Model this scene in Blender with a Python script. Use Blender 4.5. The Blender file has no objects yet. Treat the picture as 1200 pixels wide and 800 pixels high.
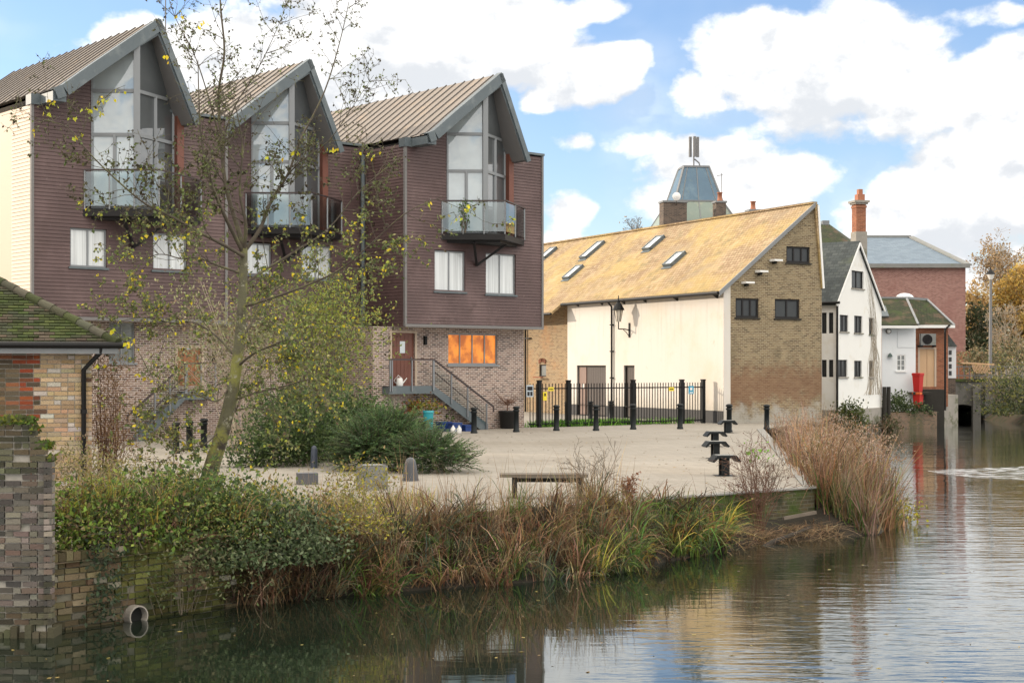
import bpy, math, random
from mathutils import Vector as V3, noise as mnoise
R = math.radians
scene = bpy.context.scene
COL = scene.collection
F, CX, HY, EYE = 1750.0, 600.0, 429.0, 2.5      # lens constant (35 mm style 52.5 mm lens), eye 2.5 m above the paving
WATER = -0.9

def sr(r, g, b, k=1.0):
    f = lambda c: (c/255/12.92 if c/255 <= .04045 else ((c/255+.055)/1.055)**2.4)*k
    return (f(r), f(g), f(b))

def P(px, py, D):
    return V3(((px-CX)/F*D, D, EYE+(HY-py)/F*D))
def G(px, py, z=0.0):
    D = F*(EYE-z)/(py-HY)
    return V3(((px-CX)/F*D, D, z))

# ------------------------------------------------------------------ objects
def thing(name, label, cat, loc, group=None):
    o = bpy.data.objects.new(name, None); COL.objects.link(o)
    o.empty_display_size = .2
    o.location = loc; o['label'] = label; o['category'] = cat
    if group: o['group'] = group
    return o
def tag(o, label, cat, group=None, kind=None):
    o['label'] = label; o['category'] = cat
    if group: o['group'] = group
    if kind: o['kind'] = kind
    return o
def root_loc(o):
    v = V3((0, 0, 0))
    while o is not None:
        v += V3(o.location); o = o.parent
    return v

class MB:
    def __init__(s):
        s.v = []; s.f = []; s.mi = []; s.sm = []; s.col = []; s.cur = (1, 1, 1); s.m = 0
    def face(s, pts, smooth=False, col=None):
        i = len(s.v); s.v += [tuple(p) for p in pts]
        s.f.append(tuple(range(i, i+len(pts)))); s.mi.append(s.m); s.sm.append(smooth); s.col.append(col or s.cur)
    def faces(s, verts, faces, smooth=False, col=None):
        i = len(s.v); s.v += [tuple(p) for p in verts]
        for f in faces:
            s.f.append(tuple(i+k for k in f)); s.mi.append(s.m); s.sm.append(smooth); s.col.append(col or s.cur)
    def obox(s, o, a, b, c, col=None):
        o, a, b, c = V3(o), V3(a), V3(b), V3(c)
        if a.cross(b).dot(c) < 0: a, b = b, a
        p = [o, o+a, o+a+b, o+b, o+c, o+a+c, o+a+b+c, o+b+c]
        s.faces(p, [(3,2,1,0), (4,5,6,7), (0,1,5,4), (1,2,6,5), (2,3,7,6), (3,0,4,7)], col=col)
    def box(s, x0, y0, z0, x1, y1, z1, col=None):
        s.obox((x0,y0,z0), (x1-x0,0,0), (0,y1-y0,0), (0,0,z1-z0), col)
    def rbox(s, c, sx, sy, sz, ang=0, col=None):       # centred on c in plan, base at c.z
        ca, sa = math.cos(ang), math.sin(ang)
        a = V3((ca, sa, 0)); b = V3((-sa, ca, 0))
        s.obox(V3(c)-a*sx/2-b*sy/2, a*sx, b*sy, V3((0,0,sz)), col)
    def prism(s, poly, vec, col=None):
        poly = [V3(p) for p in poly]; vec = V3(vec); n = len(poly)
        nn = V3((0,0,0))
        for i in range(n): nn += poly[i].cross(poly[(i+1) % n])
        if nn.dot(vec) > 0: poly = poly[::-1]
        v = poly+[p+vec for p in poly]
        fs = [tuple(range(n)), tuple(range(2*n-1, n-1, -1))]
        for i in range(n):
            j = (i+1) % n
            fs.append((j, i, n+i, n+j))
        s.faces(v, fs, col=col)
    def bar(s, p, q, w, h=None, col=None, up=V3((0,0,1))):
        p, q = V3(p), V3(q); h = h or w
        d = q-p
        if d.length < 1e-6: return
        u = d.normalized().cross(up)
        if u.length < 1e-4: u = V3((1,0,0))
        u.normalize(); w2 = u.cross(d.normalized())
        s.obox(p-u*w/2-w2*h/2, d, u*w, w2*h, col)
    def tube(s, pts, rad, n=6, cap=True, col=None):
        pts = [V3(p) for p in pts]; k = len(pts)
        if isinstance(rad, (int, float)): rad = [rad]*k
        rings = []; prev = None
        for i in range(k):
            d = (pts[min(i+1, k-1)]-pts[max(i-1, 0)])
            if d.length < 1e-9: d = V3((0,0,1))
            d.normalize()
            if prev is None:
                a = d.cross(V3((0,0,1)) if abs(d.z) < .9 else V3((1,0,0))).normalized()
            else:
                a = prev-d*prev.dot(d)
                if a.length < 1e-5: a = d.cross(V3((1,0,0)))
                a.normalize()
            prev = a; b = d.cross(a)
            rings.append([pts[i]+(a*math.cos(2*math.pi*j/n)+b*math.sin(2*math.pi*j/n))*rad[i] for j in range(n)])
        v = [p for r in rings for p in r]; fs = []
        for i in range(k-1):
            for j in range(n):
                fs.append((i*n+j, i*n+(j+1) % n, (i+1)*n+(j+1) % n, (i+1)*n+j))
        s.faces(v, fs, smooth=n > 4, col=col)
        if cap:
            s.face(rings[0][::-1], col=col); s.face(rings[-1], col=col)
    def lathe(s, c, prof, n=16, col=None, smooth=True):      # prof [(r,z)]
        c = V3(c); v = []; fs = []
        for r, z in prof:
            for j in range(n):
                v.append(c+V3((r*math.cos(2*math.pi*j/n), r*math.sin(2*math.pi*j/n), z)))
        for i in range(len(prof)-1):
            for j in range(n):
                fs.append((i*n+j, i*n+(j+1) % n, (i+1)*n+(j+1) % n, (i+1)*n+j))
        s.faces(v, fs, smooth=smooth, col=col)
        s.face(v[:n][::-1], col=col); s.face(v[-n:], col=col)
    def build(s, name, mats, parent=None, uv=True, colattr=False):
        me = bpy.data.meshes.new(name)
        off = root_loc(parent) if parent is not None else V3((0,0,0))
        ox, oy, oz = off
        me.from_pydata([(x-ox, y-oy, z-oz) for x, y, z in s.v], [], s.f)
        if not isinstance(mats, (list, tuple)): mats = [mats]
        for m in mats: me.materials.append(m)
        me.polygons.foreach_set('material_index', s.mi)
        me.polygons.foreach_set('use_smooth', s.sm)
        if uv:
            ul = me.uv_layers.new(name='UVMap'); data = [0.0]*(2*len(me.loops))
            for pi, poly in enumerate(s.f):
                pts = [V3(s.v[i]) for i in poly]
                n = V3((0,0,0))
                for i in range(len(pts)): n += pts[i].cross(pts[(i+1) % len(pts)])
                if n.length < 1e-12: continue
                n.normalize()
                t = V3((0,0,1)).cross(n)
                t = V3((1,0,0)) if t.length < 1e-3 else t.normalized()
                b = n.cross(t)
                ls = me.polygons[pi].loop_start
                for k, p in enumerate(pts):
                    data[2*(ls+k)] = p.dot(t); data[2*(ls+k)+1] = p.dot(b)
            ul.data.foreach_set('uv', data)
        if colattr:
            at = me.color_attributes.new('Col', 'FLOAT_COLOR', 'CORNER')
            data = []
            for poly, c in zip(s.f, s.col): data += [c[0], c[1], c[2], 1.0]*len(poly)
            at.data.foreach_set('color', data)
        me.update()
        o = bpy.data.objects.new(name, me); COL.objects.link(o)
        if parent is not None: o.parent = parent
        return o
def struct(name, mb, m, **k):
    o = mb.build(name, m, **k); o['kind'] = 'structure'; return o

# a vertical plane standing on a plan line, seen from its outward side
class Facade:
    def __init__(s, p0, d):
        s.p0 = V3((p0[0], p0[1], 0)); s.d = V3((d[0], d[1], 0)).normalized(); s.n = V3((s.d.y, -s.d.x, 0))
    @classmethod
    def px(cls, x0, D0, x1, D1):
        a = P(x0, HY, D0); b = P(x1, HY, D1)
        f = cls(a, (b.x-a.x, b.y-a.y)); f.W = math.hypot(b.x-a.x, b.y-a.y); return f
    def pt(s, L, z, o=0.0):
        q = s.p0+s.d*L+s.n*o; return V3((q.x, q.y, z))
    def L(s, px, o=0.0):
        q = s.p0+s.n*o; k = (px-CX)/F
        return (k*q.y-q.x)/(s.d.x-k*s.d.y)
    def Lz(s, px, py, o=0.0):
        L = s.L(px, o); return L, EYE+(HY-py)/F*s.pt(L, 0, o).y
    def z(s, px, py, o=0.0): return s.Lz(px, py, o)[1]
    def box(s, mb, L0, L1, z0, z1, o0, o1, col=None):
        mb.obox(s.pt(L0, z0, o0), s.d*(L1-L0), s.n*(o1-o0), V3((0,0,z1-z0)), col)
    def quad(s, mb, L0, L1, z0, z1, o=0.0, col=None):
        mb.face([s.pt(L0,z0,o), s.pt(L1,z0,o), s.pt(L1,z1,o), s.pt(L0,z1,o)], col=col)
    def rect(s, x0, y0, x1, y1, o=0.0):        # photo rectangle -> (L0,L1,z0,z1) on this plane
        L0, za = s.Lz(x0, (y0+y1)/2, o); L1, zb = s.Lz(x1, (y0+y1)/2, o)
        D = s.pt((L0+L1)/2, 0, o).y
        return (L0, L1, EYE+(HY-y1)/F*D, EYE+(HY-y0)/F*D)

def clip(poly, a, b):           # keep what lies left of a->b (2D)
    out = []
    side = lambda p: (b[0]-a[0])*(p[1]-a[1])-(b[1]-a[1])*(p[0]-a[0])
    for i in range(len(poly)):
        p, q = poly[i], poly[(i+1) % len(poly)]; sp, sq = side(p), side(q)
        if sp >= 0: out.append(p)
        if sp*sq < 0:
            t = sp/(sp-sq); out.append((p[0]+(q[0]-p[0])*t, p[1]+(q[1]-p[1])*t))
    return out
def wall(mb, fac, outline, holes=(), o=0.0, depth=.14):
    """outline: convex CCW polygon in (L,z); holes are (L0,L1,z0,z1), each with its reveal"""
    Ls = sorted({p[0] for p in outline} | {h[0] for h in holes} | {h[1] for h in holes})
    zs = sorted({p[1] for p in outline} | {h[2] for h in holes} | {h[3] for h in holes})
    for i in range(len(Ls)-1):
        for j in range(len(zs)-1):
            cl, cz = (Ls[i]+Ls[i+1])/2, (zs[j]+zs[j+1])/2
            if any(h[0] < cl < h[1] and h[2] < cz < h[3] for h in holes): continue
            poly = [(Ls[i],zs[j]), (Ls[i+1],zs[j]), (Ls[i+1],zs[j+1]), (Ls[i],zs[j+1])]
            for k in range(len(outline)):
                poly = clip(poly, outline[k], outline[(k+1) % len(outline)])
                if len(poly) < 3: break
            if len(poly) >= 3: mb.face([fac.pt(l, z, o) for l, z in poly])
    for L0, L1, z0, z1 in holes:
        c = [(L0,z0), (L1,z0), (L1,z1), (L0,z1)]
        for k in range(4):
            p, q = c[k], c[(k+1) % 4]
            mb.face([fac.pt(*p, o), fac.pt(*p, o-depth), fac.pt(*q, o-depth), fac.pt(*q, o)][::-1])
def rectpoly(L0, L1, z0, z1): return [(L0,z0), (L1,z0), (L1,z1), (L0,z1)]

def window(fac, r, parent, m_frame, m_pane, n=2, o=-.06, fw=.055, rows=1, sill=None, name='window'):
    L0, L1, z0, z1 = r
    mb = MB()
    fac.box(mb, L0, L0+fw, z0, z1, o-.06, o); fac.box(mb, L1-fw, L1, z0, z1, o-.06, o)
    fac.box(mb, L0+fw, L1-fw, z0, z0+fw, o-.06, o); fac.box(mb, L0+fw, L1-fw, z1-fw, z1, o-.06, o)
    for k in range(1, n):
        l = L0+(L1-L0)*k/n
        fac.box(mb, l-fw*.5, l+fw*.5, z0+fw, z1-fw, o-.055, o-.005)
    for k in range(1, rows):
        z = z0+(z1-z0)*k/rows
        fac.box(mb, L0+fw, L1-fw, z-fw*.3, z+fw*.3, o-.05, o-.01)
    w = mb.build(name, m_frame, parent)
    g = MB(); fac.quad(g, L0+fw*.5, L1-fw*.5, z0+fw*.5, z1-fw*.5, o-.035)
    g.build('pane', m_pane, w)
    if sill:
        b = MB(); fac.box(b, L0-.06, L1+.06, z0-.07, z0-.003, -.1, .07); b.build('sill', sill, w)
    return w

def lapped(mb, O, a, b, n, pitch, rows, spans, lip=.025):
    """courses of boards or tiles: O origin, a along, b up the slope, n outward; spans(v0,v1)->[(s0,s1,t0,t1)]"""
    O, a, b, n = V3(O), V3(a), V3(b), V3(n)
    for r in range(rows):
        v0, v1 = r*pitch, (r+1)*pitch
        for s0, s1, t0, t1 in spans(v0, v1):
            p0 = O+a*s0+b*v0; p1 = O+a*s1+b*v0; q0 = O+a*t0+b*v1; q1 = O+a*t1+b*v1
            mb.face([p0+n*lip, p1+n*lip, q1+n*.004, q0+n*.004])
            mb.face([p0, p1, p1+n*lip, p0+n*lip])

# ------------------------------------------------------------------ materials
class NT:
    def __init__(s, tree): s.t = tree
    def n(s, kind, ins=None, **props):
        nd = s.t.nodes.new(kind)
        for k, v in props.items(): setattr(nd, k, v)
        for k, v in (ins or {}).items():
            sock = nd.inputs[k]
            if isinstance(v, bpy.types.NodeSocket): s.t.links.new(v, sock)
            else: sock.default_value = v
        return nd
    def math(s, op, a, b=0.0, c=None, clamp=False):
        ins = {0: a, 1: b}
        if c is not None: ins[2] = c
        return s.n('ShaderNodeMath', ins, operation=op, use_clamp=clamp).outputs[0]
    def mix(s, fac, a, b, mode='MIX'):
        nd = s.n('ShaderNodeMix', data_type='RGBA', blend_type=mode)
        for i, v in ((0, fac), (6, a), (7, b)):
            if isinstance(v, bpy.types.NodeSocket): s.t.links.new(v, nd.inputs[i])
            else: nd.inputs[i].default_value = v if not isinstance(v, tuple) or len(v) == 4 else (*v, 1)
        return nd.outputs[2]
    def noise(s, vec, scale, detail=4, rough=.55, out='Fac'):
        return s.n('ShaderNodeTexNoise', {'Vector': vec, 'Scale': scale, 'Detail': detail, 'Roughness': rough}).outputs[out]
    def ramp(s, fac, stops):
        nd = s.n('ShaderNodeValToRGB', {'Fac': fac}); e = nd.color_ramp.elements
        while len(e) < len(stops): e.new(.5)
        for el, (p, c) in zip(e, stops): el.position = p; el.color = (*c, 1) if len(c) == 3 else c
        return nd.outputs['Color']
    def step(s, v, a, b):
        return s.n('ShaderNodeMapRange', {'Value': v, 'From Min': a, 'From Max': b}, interpolation_type='SMOOTHSTEP').outputs[0]
def new_mat(name):
    m = bpy.data.materials.new(name); m.use_nodes = True
    return m, NT(m.node_tree), m.node_tree.nodes['Principled BSDF']
def setp(nt, bs, **k):
    for key, v in k.items():
        sock = bs.inputs[key.replace('_', ' ')]
        if isinstance(v, bpy.types.NodeSocket): nt.t.links.new(v, sock)
        else: sock.default_value = (*v, 1) if isinstance(v, tuple) and len(v) == 3 else v
def plain(name, col, rough=.6, metal=0.0, var=.25, scale=3.0, bump=0.0, stains=(), spec=.5):
    """a colour with soft mottling; stains = (colour, scale, low, high)"""
    m, nt, bs = new_mat(name)
    tc = nt.n('ShaderNodeTexCoord').outputs['Object']
    c2 = tuple(max(0, c*(1-var)) for c in col); c1 = tuple(min(1, c*(1+var*.6)) for c in col)
    f = nt.noise(tc, scale, 6)
    c = nt.mix(f, c2, c1)
    for i, (sc, ss, lo, hi) in enumerate(stains):
        mp = nt.n('ShaderNodeMapping', {'Vector': tc, 'Location': (i*7.3, i*3.1, 0)}).outputs[0]
        c = nt.mix(nt.step(nt.noise(mp, ss, 6, .65), lo, hi), c, sc)
    setp(nt, bs, Base_Color=c, Roughness=rough, Metallic=metal, Specular_IOR_Level=spec)
    if bump:
        b = nt.n('ShaderNodeBump', {'Height': nt.noise(tc, scale*8, 5), 'Strength': bump, 'Distance': .02})
        setp(nt, bs, Normal=b.outputs[0])
    return m
def brick(name, cols, mortar, bw=.225, bh=.075, ms=.009, stains=(), bump=.5, rough=.85, zst=()):
    m, nt, bs = new_mat(name)
    tcn = nt.n('ShaderNodeTexCoord'); uv = tcn.outputs['UV']; ob = tcn.outputs['Object']
    bt = nt.n('ShaderNodeTexBrick', {'Vector': uv, 'Scale': 1.0, 'Brick Width': bw, 'Row Height': bh, 'Mortar Size': ms,
              'Mortar Smooth': .2, 'Color1': (0,0,0,1), 'Color2': (1,1,1,1), 'Mortar': (.5,.5,.5,1), 'Bias': 0.0}, offset=.5)
    fr = nt.math('ADD', nt.math('MULTIPLY', bt.outputs['Color'], .8), nt.math('MULTIPLY', nt.noise(uv, 9, 3), .25))
    k = len(cols)
    c = nt.ramp(fr, [(.08+.86*i/max(1, k-1), cc) for i, cc in enumerate(cols)])
    c = nt.mix(nt.math('MULTIPLY', nt.noise(uv, 28, 3), .5), c, tuple(x*.6 for x in cols[0]))
    c = nt.mix(bt.outputs['Fac'], c, mortar)
    for i, (sc, ss, lo, hi, amt) in enumerate(stains):
        mp = nt.n('ShaderNodeMapping', {'Vector': ob, 'Location': (i*7.3, i*3.1, i)}).outputs[0]
        c = nt.mix(nt.math('MULTIPLY', nt.step(nt.noise(mp, ss, 6, .65), lo, hi), amt), c, sc)
    for sc, z0, z1, amt, ss in zst:          # weathering band that follows a height range, ragged
        z = nt.n('ShaderNodeSeparateXYZ', {'Vector': ob}).outputs['Z']
        z = nt.math('ADD', z, nt.math('MULTIPLY', nt.math('SUBTRACT', nt.noise(ob, ss, 7, .75), .5), 3.4))
        w = nt.math('MULTIPLY', nt.step(z, z0-.5, z0+.4), nt.math('SUBTRACT', 1.0, nt.step(z, z1-.4, z1+.5)))
        c = nt.mix(nt.math('MULTIPLY', w, amt), c, sc)
    h = nt.math('ADD', nt.math('MULTIPLY', bt.outputs['Fac'], -1.0), nt.math('MULTIPLY', nt.noise(uv, 40, 3), .3))
    b = nt.n('ShaderNodeBump', {'Height': h, 'Strength': bump, 'Distance': .012})
    setp(nt, bs, Base_Color=c, Roughness=rough, Normal=b.outputs[0], Specular_IOR_Level=.25)
    return m
def tint(name, rough=.6, trans=.0, spec=.3, bump=0.0, mott=.0, gain=1.0):
    """takes the colour of each face (leaf, blade, brick) from the mesh"""
    m, nt, bs = new_mat(name)
    ca = nt.n('ShaderNodeVertexColor', layer_name='Col').outputs['Color']
    c = nt.n('ShaderNodeVectorMath', {0: ca, 'Scale': gain}, operation='SCALE').outputs[0] if gain != 1 else ca
    if mott:
        tc = nt.n('ShaderNodeTexCoord').outputs['Object']
        c = nt.mix(nt.math('MULTIPLY', nt.noise(tc, 24, 8, .8), mott), ca, (.05,.05,.03))
    setp(nt, bs, Base_Color=c, Roughness=rough, Specular_IOR_Level=spec)
    if bump:
        tc = nt.n('ShaderNodeTexCoord').outputs['Object']
        setp(nt, bs, Normal=nt.n('ShaderNodeBump', {'Height': nt.noise(tc, 45, 5), 'Strength': bump, 'Distance': .02}).outputs[0])
    if trans:
        tr = nt.n('ShaderNodeBsdfTranslucent', {'Color': c})
        mx = nt.n('ShaderNodeMixShader', {0: trans, 1: bs.outputs[0], 2: tr.outputs[0]})
        nt.t.links.new(mx.outputs[0], nt.t.nodes['Material Output'].inputs['Surface'])
    return m
def glass(name, col, rough=.04, var=.3, metal=0.0, spec=.9, curtain=False, emit=None, coat=1.0, cior=1.7):
    m, nt, bs = new_mat(name)
    tc = nt.n('ShaderNodeTexCoord').outputs['Object']
    if curtain:
        mp = nt.n('ShaderNodeMapping', {'Vector': tc, 'Scale': (6, 6, .12)}).outputs[0]
        f = nt.math('MULTIPLY', nt.step(nt.noise(mp, 2.0, 3), .3, .7), nt.math('ADD', .35, nt.noise(tc, .7, 2)))
    else: f = nt.noise(tc, .9, 3)
    c = nt.mix(f, tuple(x*(1-var) for x in col), col)
    w = nt.n('ShaderNodeBump', {'Height': nt.noise(tc, 1.3, 1), 'Strength': .08, 'Distance': .1})
    setp(nt, bs, Base_Color=c, Roughness=.5, Specular_IOR_Level=.3, Metallic=metal, Coat_Weight=coat, Coat_Roughness=rough, Coat_IOR=cior, Coat_Normal=w.outputs[0])
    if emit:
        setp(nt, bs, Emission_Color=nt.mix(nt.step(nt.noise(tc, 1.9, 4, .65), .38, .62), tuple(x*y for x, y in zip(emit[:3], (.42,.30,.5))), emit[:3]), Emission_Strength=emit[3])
    return m
def thin_glass(name, tintc, refl=.25):
    m, nt, bs = new_mat(name)
    t = nt.n('ShaderNodeBsdfTransparent', {'Color': (*tintc, 1)})
    g = nt.n('ShaderNodeBsdfGlossy', {'Color': (.9,.97,.97,1), 'Roughness': .03})
    lw = nt.n('ShaderNodeLayerWeight', {'Blend': refl}).outputs['Fresnel']
    mx = nt.n('ShaderNodeMixShader', {0: lw, 1: t.outputs[0], 2: g.outputs[0]})
    nt.t.links.new(mx.outputs[0], nt.t.nodes['Material Output'].inputs['Surface'])
    return m
EXPOSURE = .86
SKYSTR = .15; CLOUD = 4.7; HIGH_FILL = 2.25; SKYTINT = (.82, .80, .90, 1)
# ------------------------------------------------------------------ camera, sun, sky
cam = bpy.data.cameras.new('camera'); co = bpy.data.objects.new('camera', cam); COL.objects.link(co)
co.location = (0, 0, EYE); co.rotation_euler = (R(90), 0, 0)
cam.lens = 36*F/1200; cam.sensor_width = 36; cam.shift_y = (HY-400)/1200; cam.clip_end = 3000; cam.clip_start = .5
scene.camera = co
SUN_EL, SUN_DIR = 15.0, V3((-.965, .26, 0)).normalized()     # low winter sun from the left, a little behind the houses
sl = bpy.data.lights.new('sun', 'SUN'); sl.energy = 2.25; sl.angle = R(.6); sl.color = (1.0, .85, .67)
so = bpy.data.objects.new('sun', sl); COL.objects.link(so)
sv = V3((SUN_DIR.x*math.cos(R(SUN_EL)), SUN_DIR.y*math.cos(R(SUN_EL)), math.sin(R(SUN_EL))))
so.rotation_euler = (-sv).to_track_quat('-Z', 'Y').to_euler(); so.location = (-30, 20, 40)
vs = scene.view_settings
vs.view_transform = 'Standard'; vs.look = 'None'; vs.exposure = EXPOSURE; vs.gamma = 1; vs.use_curve_mapping = False

CLOUDS = [  # px, py, half width, half height, thickness
 (975,78,175,88,.5), (880,62,85,62,.3), (1070,112,135,60,.32), (1160,95,110,60,.3), (950,150,125,34,.05), (830,105,60,38,.15),
 (850,215,125,62,.35), (780,240,75,38,.1), (930,205,70,40,.15),
 (1140,225,125,92,.5), (1060,262,85,52,.3), (1200,180,90,80,.4), (1095,305,140,44,.2),
 (685,95,72,44,.35), (640,110,44,28,.15), (735,75,36,26,.1), (666,250,44,36,.3), (655,285,60,28,.0), (672,163,52,17,-.1),
 (470,35,210,85,.5), (580,35,130,68,.4), (330,70,190,72,.5), (420,120,130,60,.4), (240,80,120,55,.3), (600,75,60,40,.1), (540,5,160,50,.4), (690,8,60,26,.2),
 (165,45,70,40,.25), (95,50,60,16,-.25), (1150,20,70,18,-.2), (755,170,60,24,-.2), (60,120,60,20,-.2)]
w = bpy.data.worlds.new('World'); scene.world = w; w.use_nodes = True
nt = NT(w.node_tree); bg = w.node_tree.nodes['Background']
sky = nt.n('ShaderNodeTexSky', sky_type='NISHITA', sun_disc=False, sun_elevation=R(SUN_EL),
           sun_rotation=math.atan2(SUN_DIR.x, SUN_DIR.y), air_density=1.0, dust_density=.3, ozone_density=2.2, altitude=50)
vec = nt.n('ShaderNodeTexCoord').outputs['Generated']
sx = nt.n('ShaderNodeSeparateXYZ', {'Vector': vec})
az = nt.math('ARCTAN2', sx.outputs[0], sx.outputs[1]); el = nt.math('ARCSINE', sx.outputs[2])
def fbm(daz, de, scale, det, ysc=1.35):
    a = nt.math('ADD', az, daz); e = nt.math('MULTIPLY', nt.math('ADD', el, de), ysc)
    return nt.noise(nt.n('ShaderNodeCombineXYZ', {0: a, 1: e, 2: 1.7}).outputs[0], scale, det, .58)
n1 = fbm(0, 0, 17, 8); n1b = fbm(-.006, .010, 17, 6); nlow = fbm(.3, .2, 7, 3)
wx = nt.math('MULTIPLY', nt.math('SUBTRACT', fbm(2, 1, 14, 4), .5), .045); wy = nt.math('MULTIPLY', nt.math('SUBTRACT', fbm(5, 3, 14, 4), .5), .03)
azw = nt.math('ADD', az, wx); elw = nt.math('ADD', el, wy)
gen = nt.math('ADD', nt.math('MULTIPLY', nt.step(el, .25, .38), 1.62), -1.6)     # overhead: broken cloud
side = nt.math('MULTIPLY', nt.step(nt.math('ABSOLUTE', az), .38, .6), 1.7)
dens = nt.math('ADD', nt.math('MAXIMUM', gen, nt.math('SUBTRACT', side, 1.6)), nt.math('MULTIPLY', nlow, .6))
def blobs(start, elv):
    dn = start
    for px, py, rx, ry, th in CLOUDS:
        a0 = math.atan((px-CX)/F); e0 = math.atan((HY-py)/F*math.cos(a0))
        dx = nt.math('MULTIPLY', nt.math('SUBTRACT', azw, a0), F/rx); dy = nt.math('MULTIPLY', nt.math('SUBTRACT', elv, e0), F/ry)
        q = nt.math('MULTIPLY_ADD', dx, dx, nt.math('MULTIPLY', dy, dy))
        dn = nt.math('MAXIMUM', dn, nt.math('MULTIPLY_ADD', q, -(.55+th), .43+th))
    return dn
dens_up = blobs(-.6, nt.math('ADD', elw, .026))
dens = blobs(dens, elw)
d2 = nt.math('ADD', dens, nt.math('MULTIPLY', nt.math('SUBTRACT', n1, .5), 1.65))
cover = nt.step(d2, .04, .40)
thin = nt.math('MULTIPLY', nt.step(nlow, .45, .8), .4)
cover = nt.math('MAXIMUM', cover, thin)
relief = nt.math('MULTIPLY', nt.math('SUBTRACT', n1, n1b), 1.9)
shade = nt.math('ADD', nt.math('SUBTRACT', 1.0, nt.math('MULTIPLY', nt.step(nt.math('ADD', d2, nlow), .8, 1.9), .22)), relief)
under = nt.math('SUBTRACT', dens_up, nt.math('ADD', dens, .05))          # more cloud above than here: the shaded base of the heap
shade = nt.math('SUBTRACT', shade, nt.math('MULTIPLY', nt.step(under, -.15, .5), .36))
shade = nt.math('MINIMUM', nt.math('MAXIMUM', shade, .6), 1.08)
ccol = nt.mix(nt.step(shade, .6, 1.05), (CLOUD*.64, CLOUD*.665, CLOUD*.70), (CLOUD*1.0, CLOUD*.99, CLOUD*.97))
skyc = nt.mix(1.0, sky.outputs[0], SKYTINT, 'MULTIPLY')
fin = nt.mix(cover, skyc, ccol)
lift = nt.math('ADD', 1.0, nt.math('MULTIPLY', nt.step(el, .225, .5), HIGH_FILL-1.0))      # sky above the view brightened, then warmed: added fill for the shade
fin = nt.n('ShaderNodeVectorMath', {0: fin, 'Scale': lift}, operation='SCALE').outputs[0]
fin = nt.mix(nt.step(el, .24, .5), fin, nt.mix(1.0, fin, (1.09, 1.0, .87, 1), 'MULTIPLY'))
w.node_tree.links.new(fin, bg.inputs['Color']); bg.inputs['Strength'].default_value = SKYSTR
w.cycles.sampling_method = 'MANUAL'; w.cycles.sample_map_resolution = 512

# ------------------------------------------------------------------ material library
M = {}
m, nt, bs = new_mat('paving'); M['paving'] = m
tcn = nt.n('ShaderNodeTexCoord'); ob = tcn.outputs['Object']
c = nt.mix(nt.noise(ob, .5, 6), (.26,.24,.21), (.31,.29,.258))
c = nt.mix(nt.math('MULTIPLY', nt.step(nt.noise(ob, .16, 5, .6), .46, .66), .55), c, (.21,.187,.155))           # damp, worn areas
c = nt.mix(nt.math('MULTIPLY', nt.step(nt.noise(ob, 2.2, 6, .7), .56, .75), .5), c, (.27,.24,.20))
c = nt.mix(nt.math('MULTIPLY', nt.step(nt.noise(ob, 26, 4, .7), .52, .7), .4), c, (.40,.37,.325))                # grit
c = nt.mix(nt.math('MULTIPLY', nt.step(nt.noise(ob, 33, 4, .7), .6, .74), .4), c, (.2,.175,.15))
rot = nt.n('ShaderNodeMapping', {'Vector': ob, 'Rotation': (0, 0, .72)}).outputs[0]
bt = nt.n('ShaderNodeTexBrick', {'Vector': rot, 'Scale': 1.0, 'Brick Width': .42, 'Row Height': .21, 'Mortar Size': .012, 'Color1': (.86,.86,.86,1), 'Color2': (1.08,1.08,1.08,1), 'Mortar': (.62,.6,.55,1)})
c = nt.mix(.6, c, nt.mix(1.0, c, bt.outputs['Color'], 'MULTIPLY'))
setp(nt, bs, Base_Color=c, Roughness=.9, Specular_IOR_Level=.2, Normal=nt.n('ShaderNodeBump', {'Height': nt.noise(ob, 22, 5), 'Strength': .25, 'Distance': .02}).outputs[0])
M['kerb'] = plain('kerb', (.24,.235,.22), .85, 0, .2, 2, .2)
M['earth'] = plain('earth', (.13,.095,.06), .95, 0, .4, 1.5, .5, [((.06,.07,.03), 2, .45, .6)])
M['sandy'] = plain('sandy', (.42,.35,.27), .95, 0, .2, 1.2, .3)
M['clad'] = plain('cladding', (.092,.054,.053), .6, 0, .28, 1.1, .1, [((.135,.085,.083), .45, .47, .72), ((.075,.043,.04), 1.5, .52, .75), ((.22,.16,.15), 5, .62, .8)])
M['clad_pale'] = plain('pale_boards', (.62,.52,.42), .7, 0, .12, 1.2)
M['beige'] = plain('beige_panel', (.50,.40,.31), .6, 0, .1, .7)
M['zinc'] = plain('zinc', (.10,.125,.14), .5, .1, .18, 1.2, 0, [((.145,.17,.18), 1.5, .5, .7)])
M['zincroof'] = plain('zinc_roof', (.205,.178,.155), .7, 0, .16, .6, 0, [((.27,.21,.155), .9, .5, .75), ((.18,.162,.15), 2.2, .55, .75)])
M['seam'] = plain('seam', (.095,.085,.08), .6, .1, .1)
M['soffit'] = plain('soffit', (.17,.165,.165), .7, 0, .1)
M['frame_grey'] = plain('grey_frame', (.22,.235,.25), .45, .1, .08)
M['frame_dark'] = plain('dark_frame', (.018,.017,.018), .6, 0, .2, spec=.25)
M['frame_white'] = plain('white_frame', (.72,.73,.73), .5, 0, .05)
M['pane_sky'] = glass('pane_painted_sky', (.56,.65,.69), .02, .55, cior=2.6)  # pale base colour imitates the reflected sky
M['pane_curtain'] = glass('pane_curtain', (.74,.78,.80), .04, .36, curtain=True)
M['pane_dark'] = glass('pane_dark', (.03,.035,.04), .03, .4, coat=.25)
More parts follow.
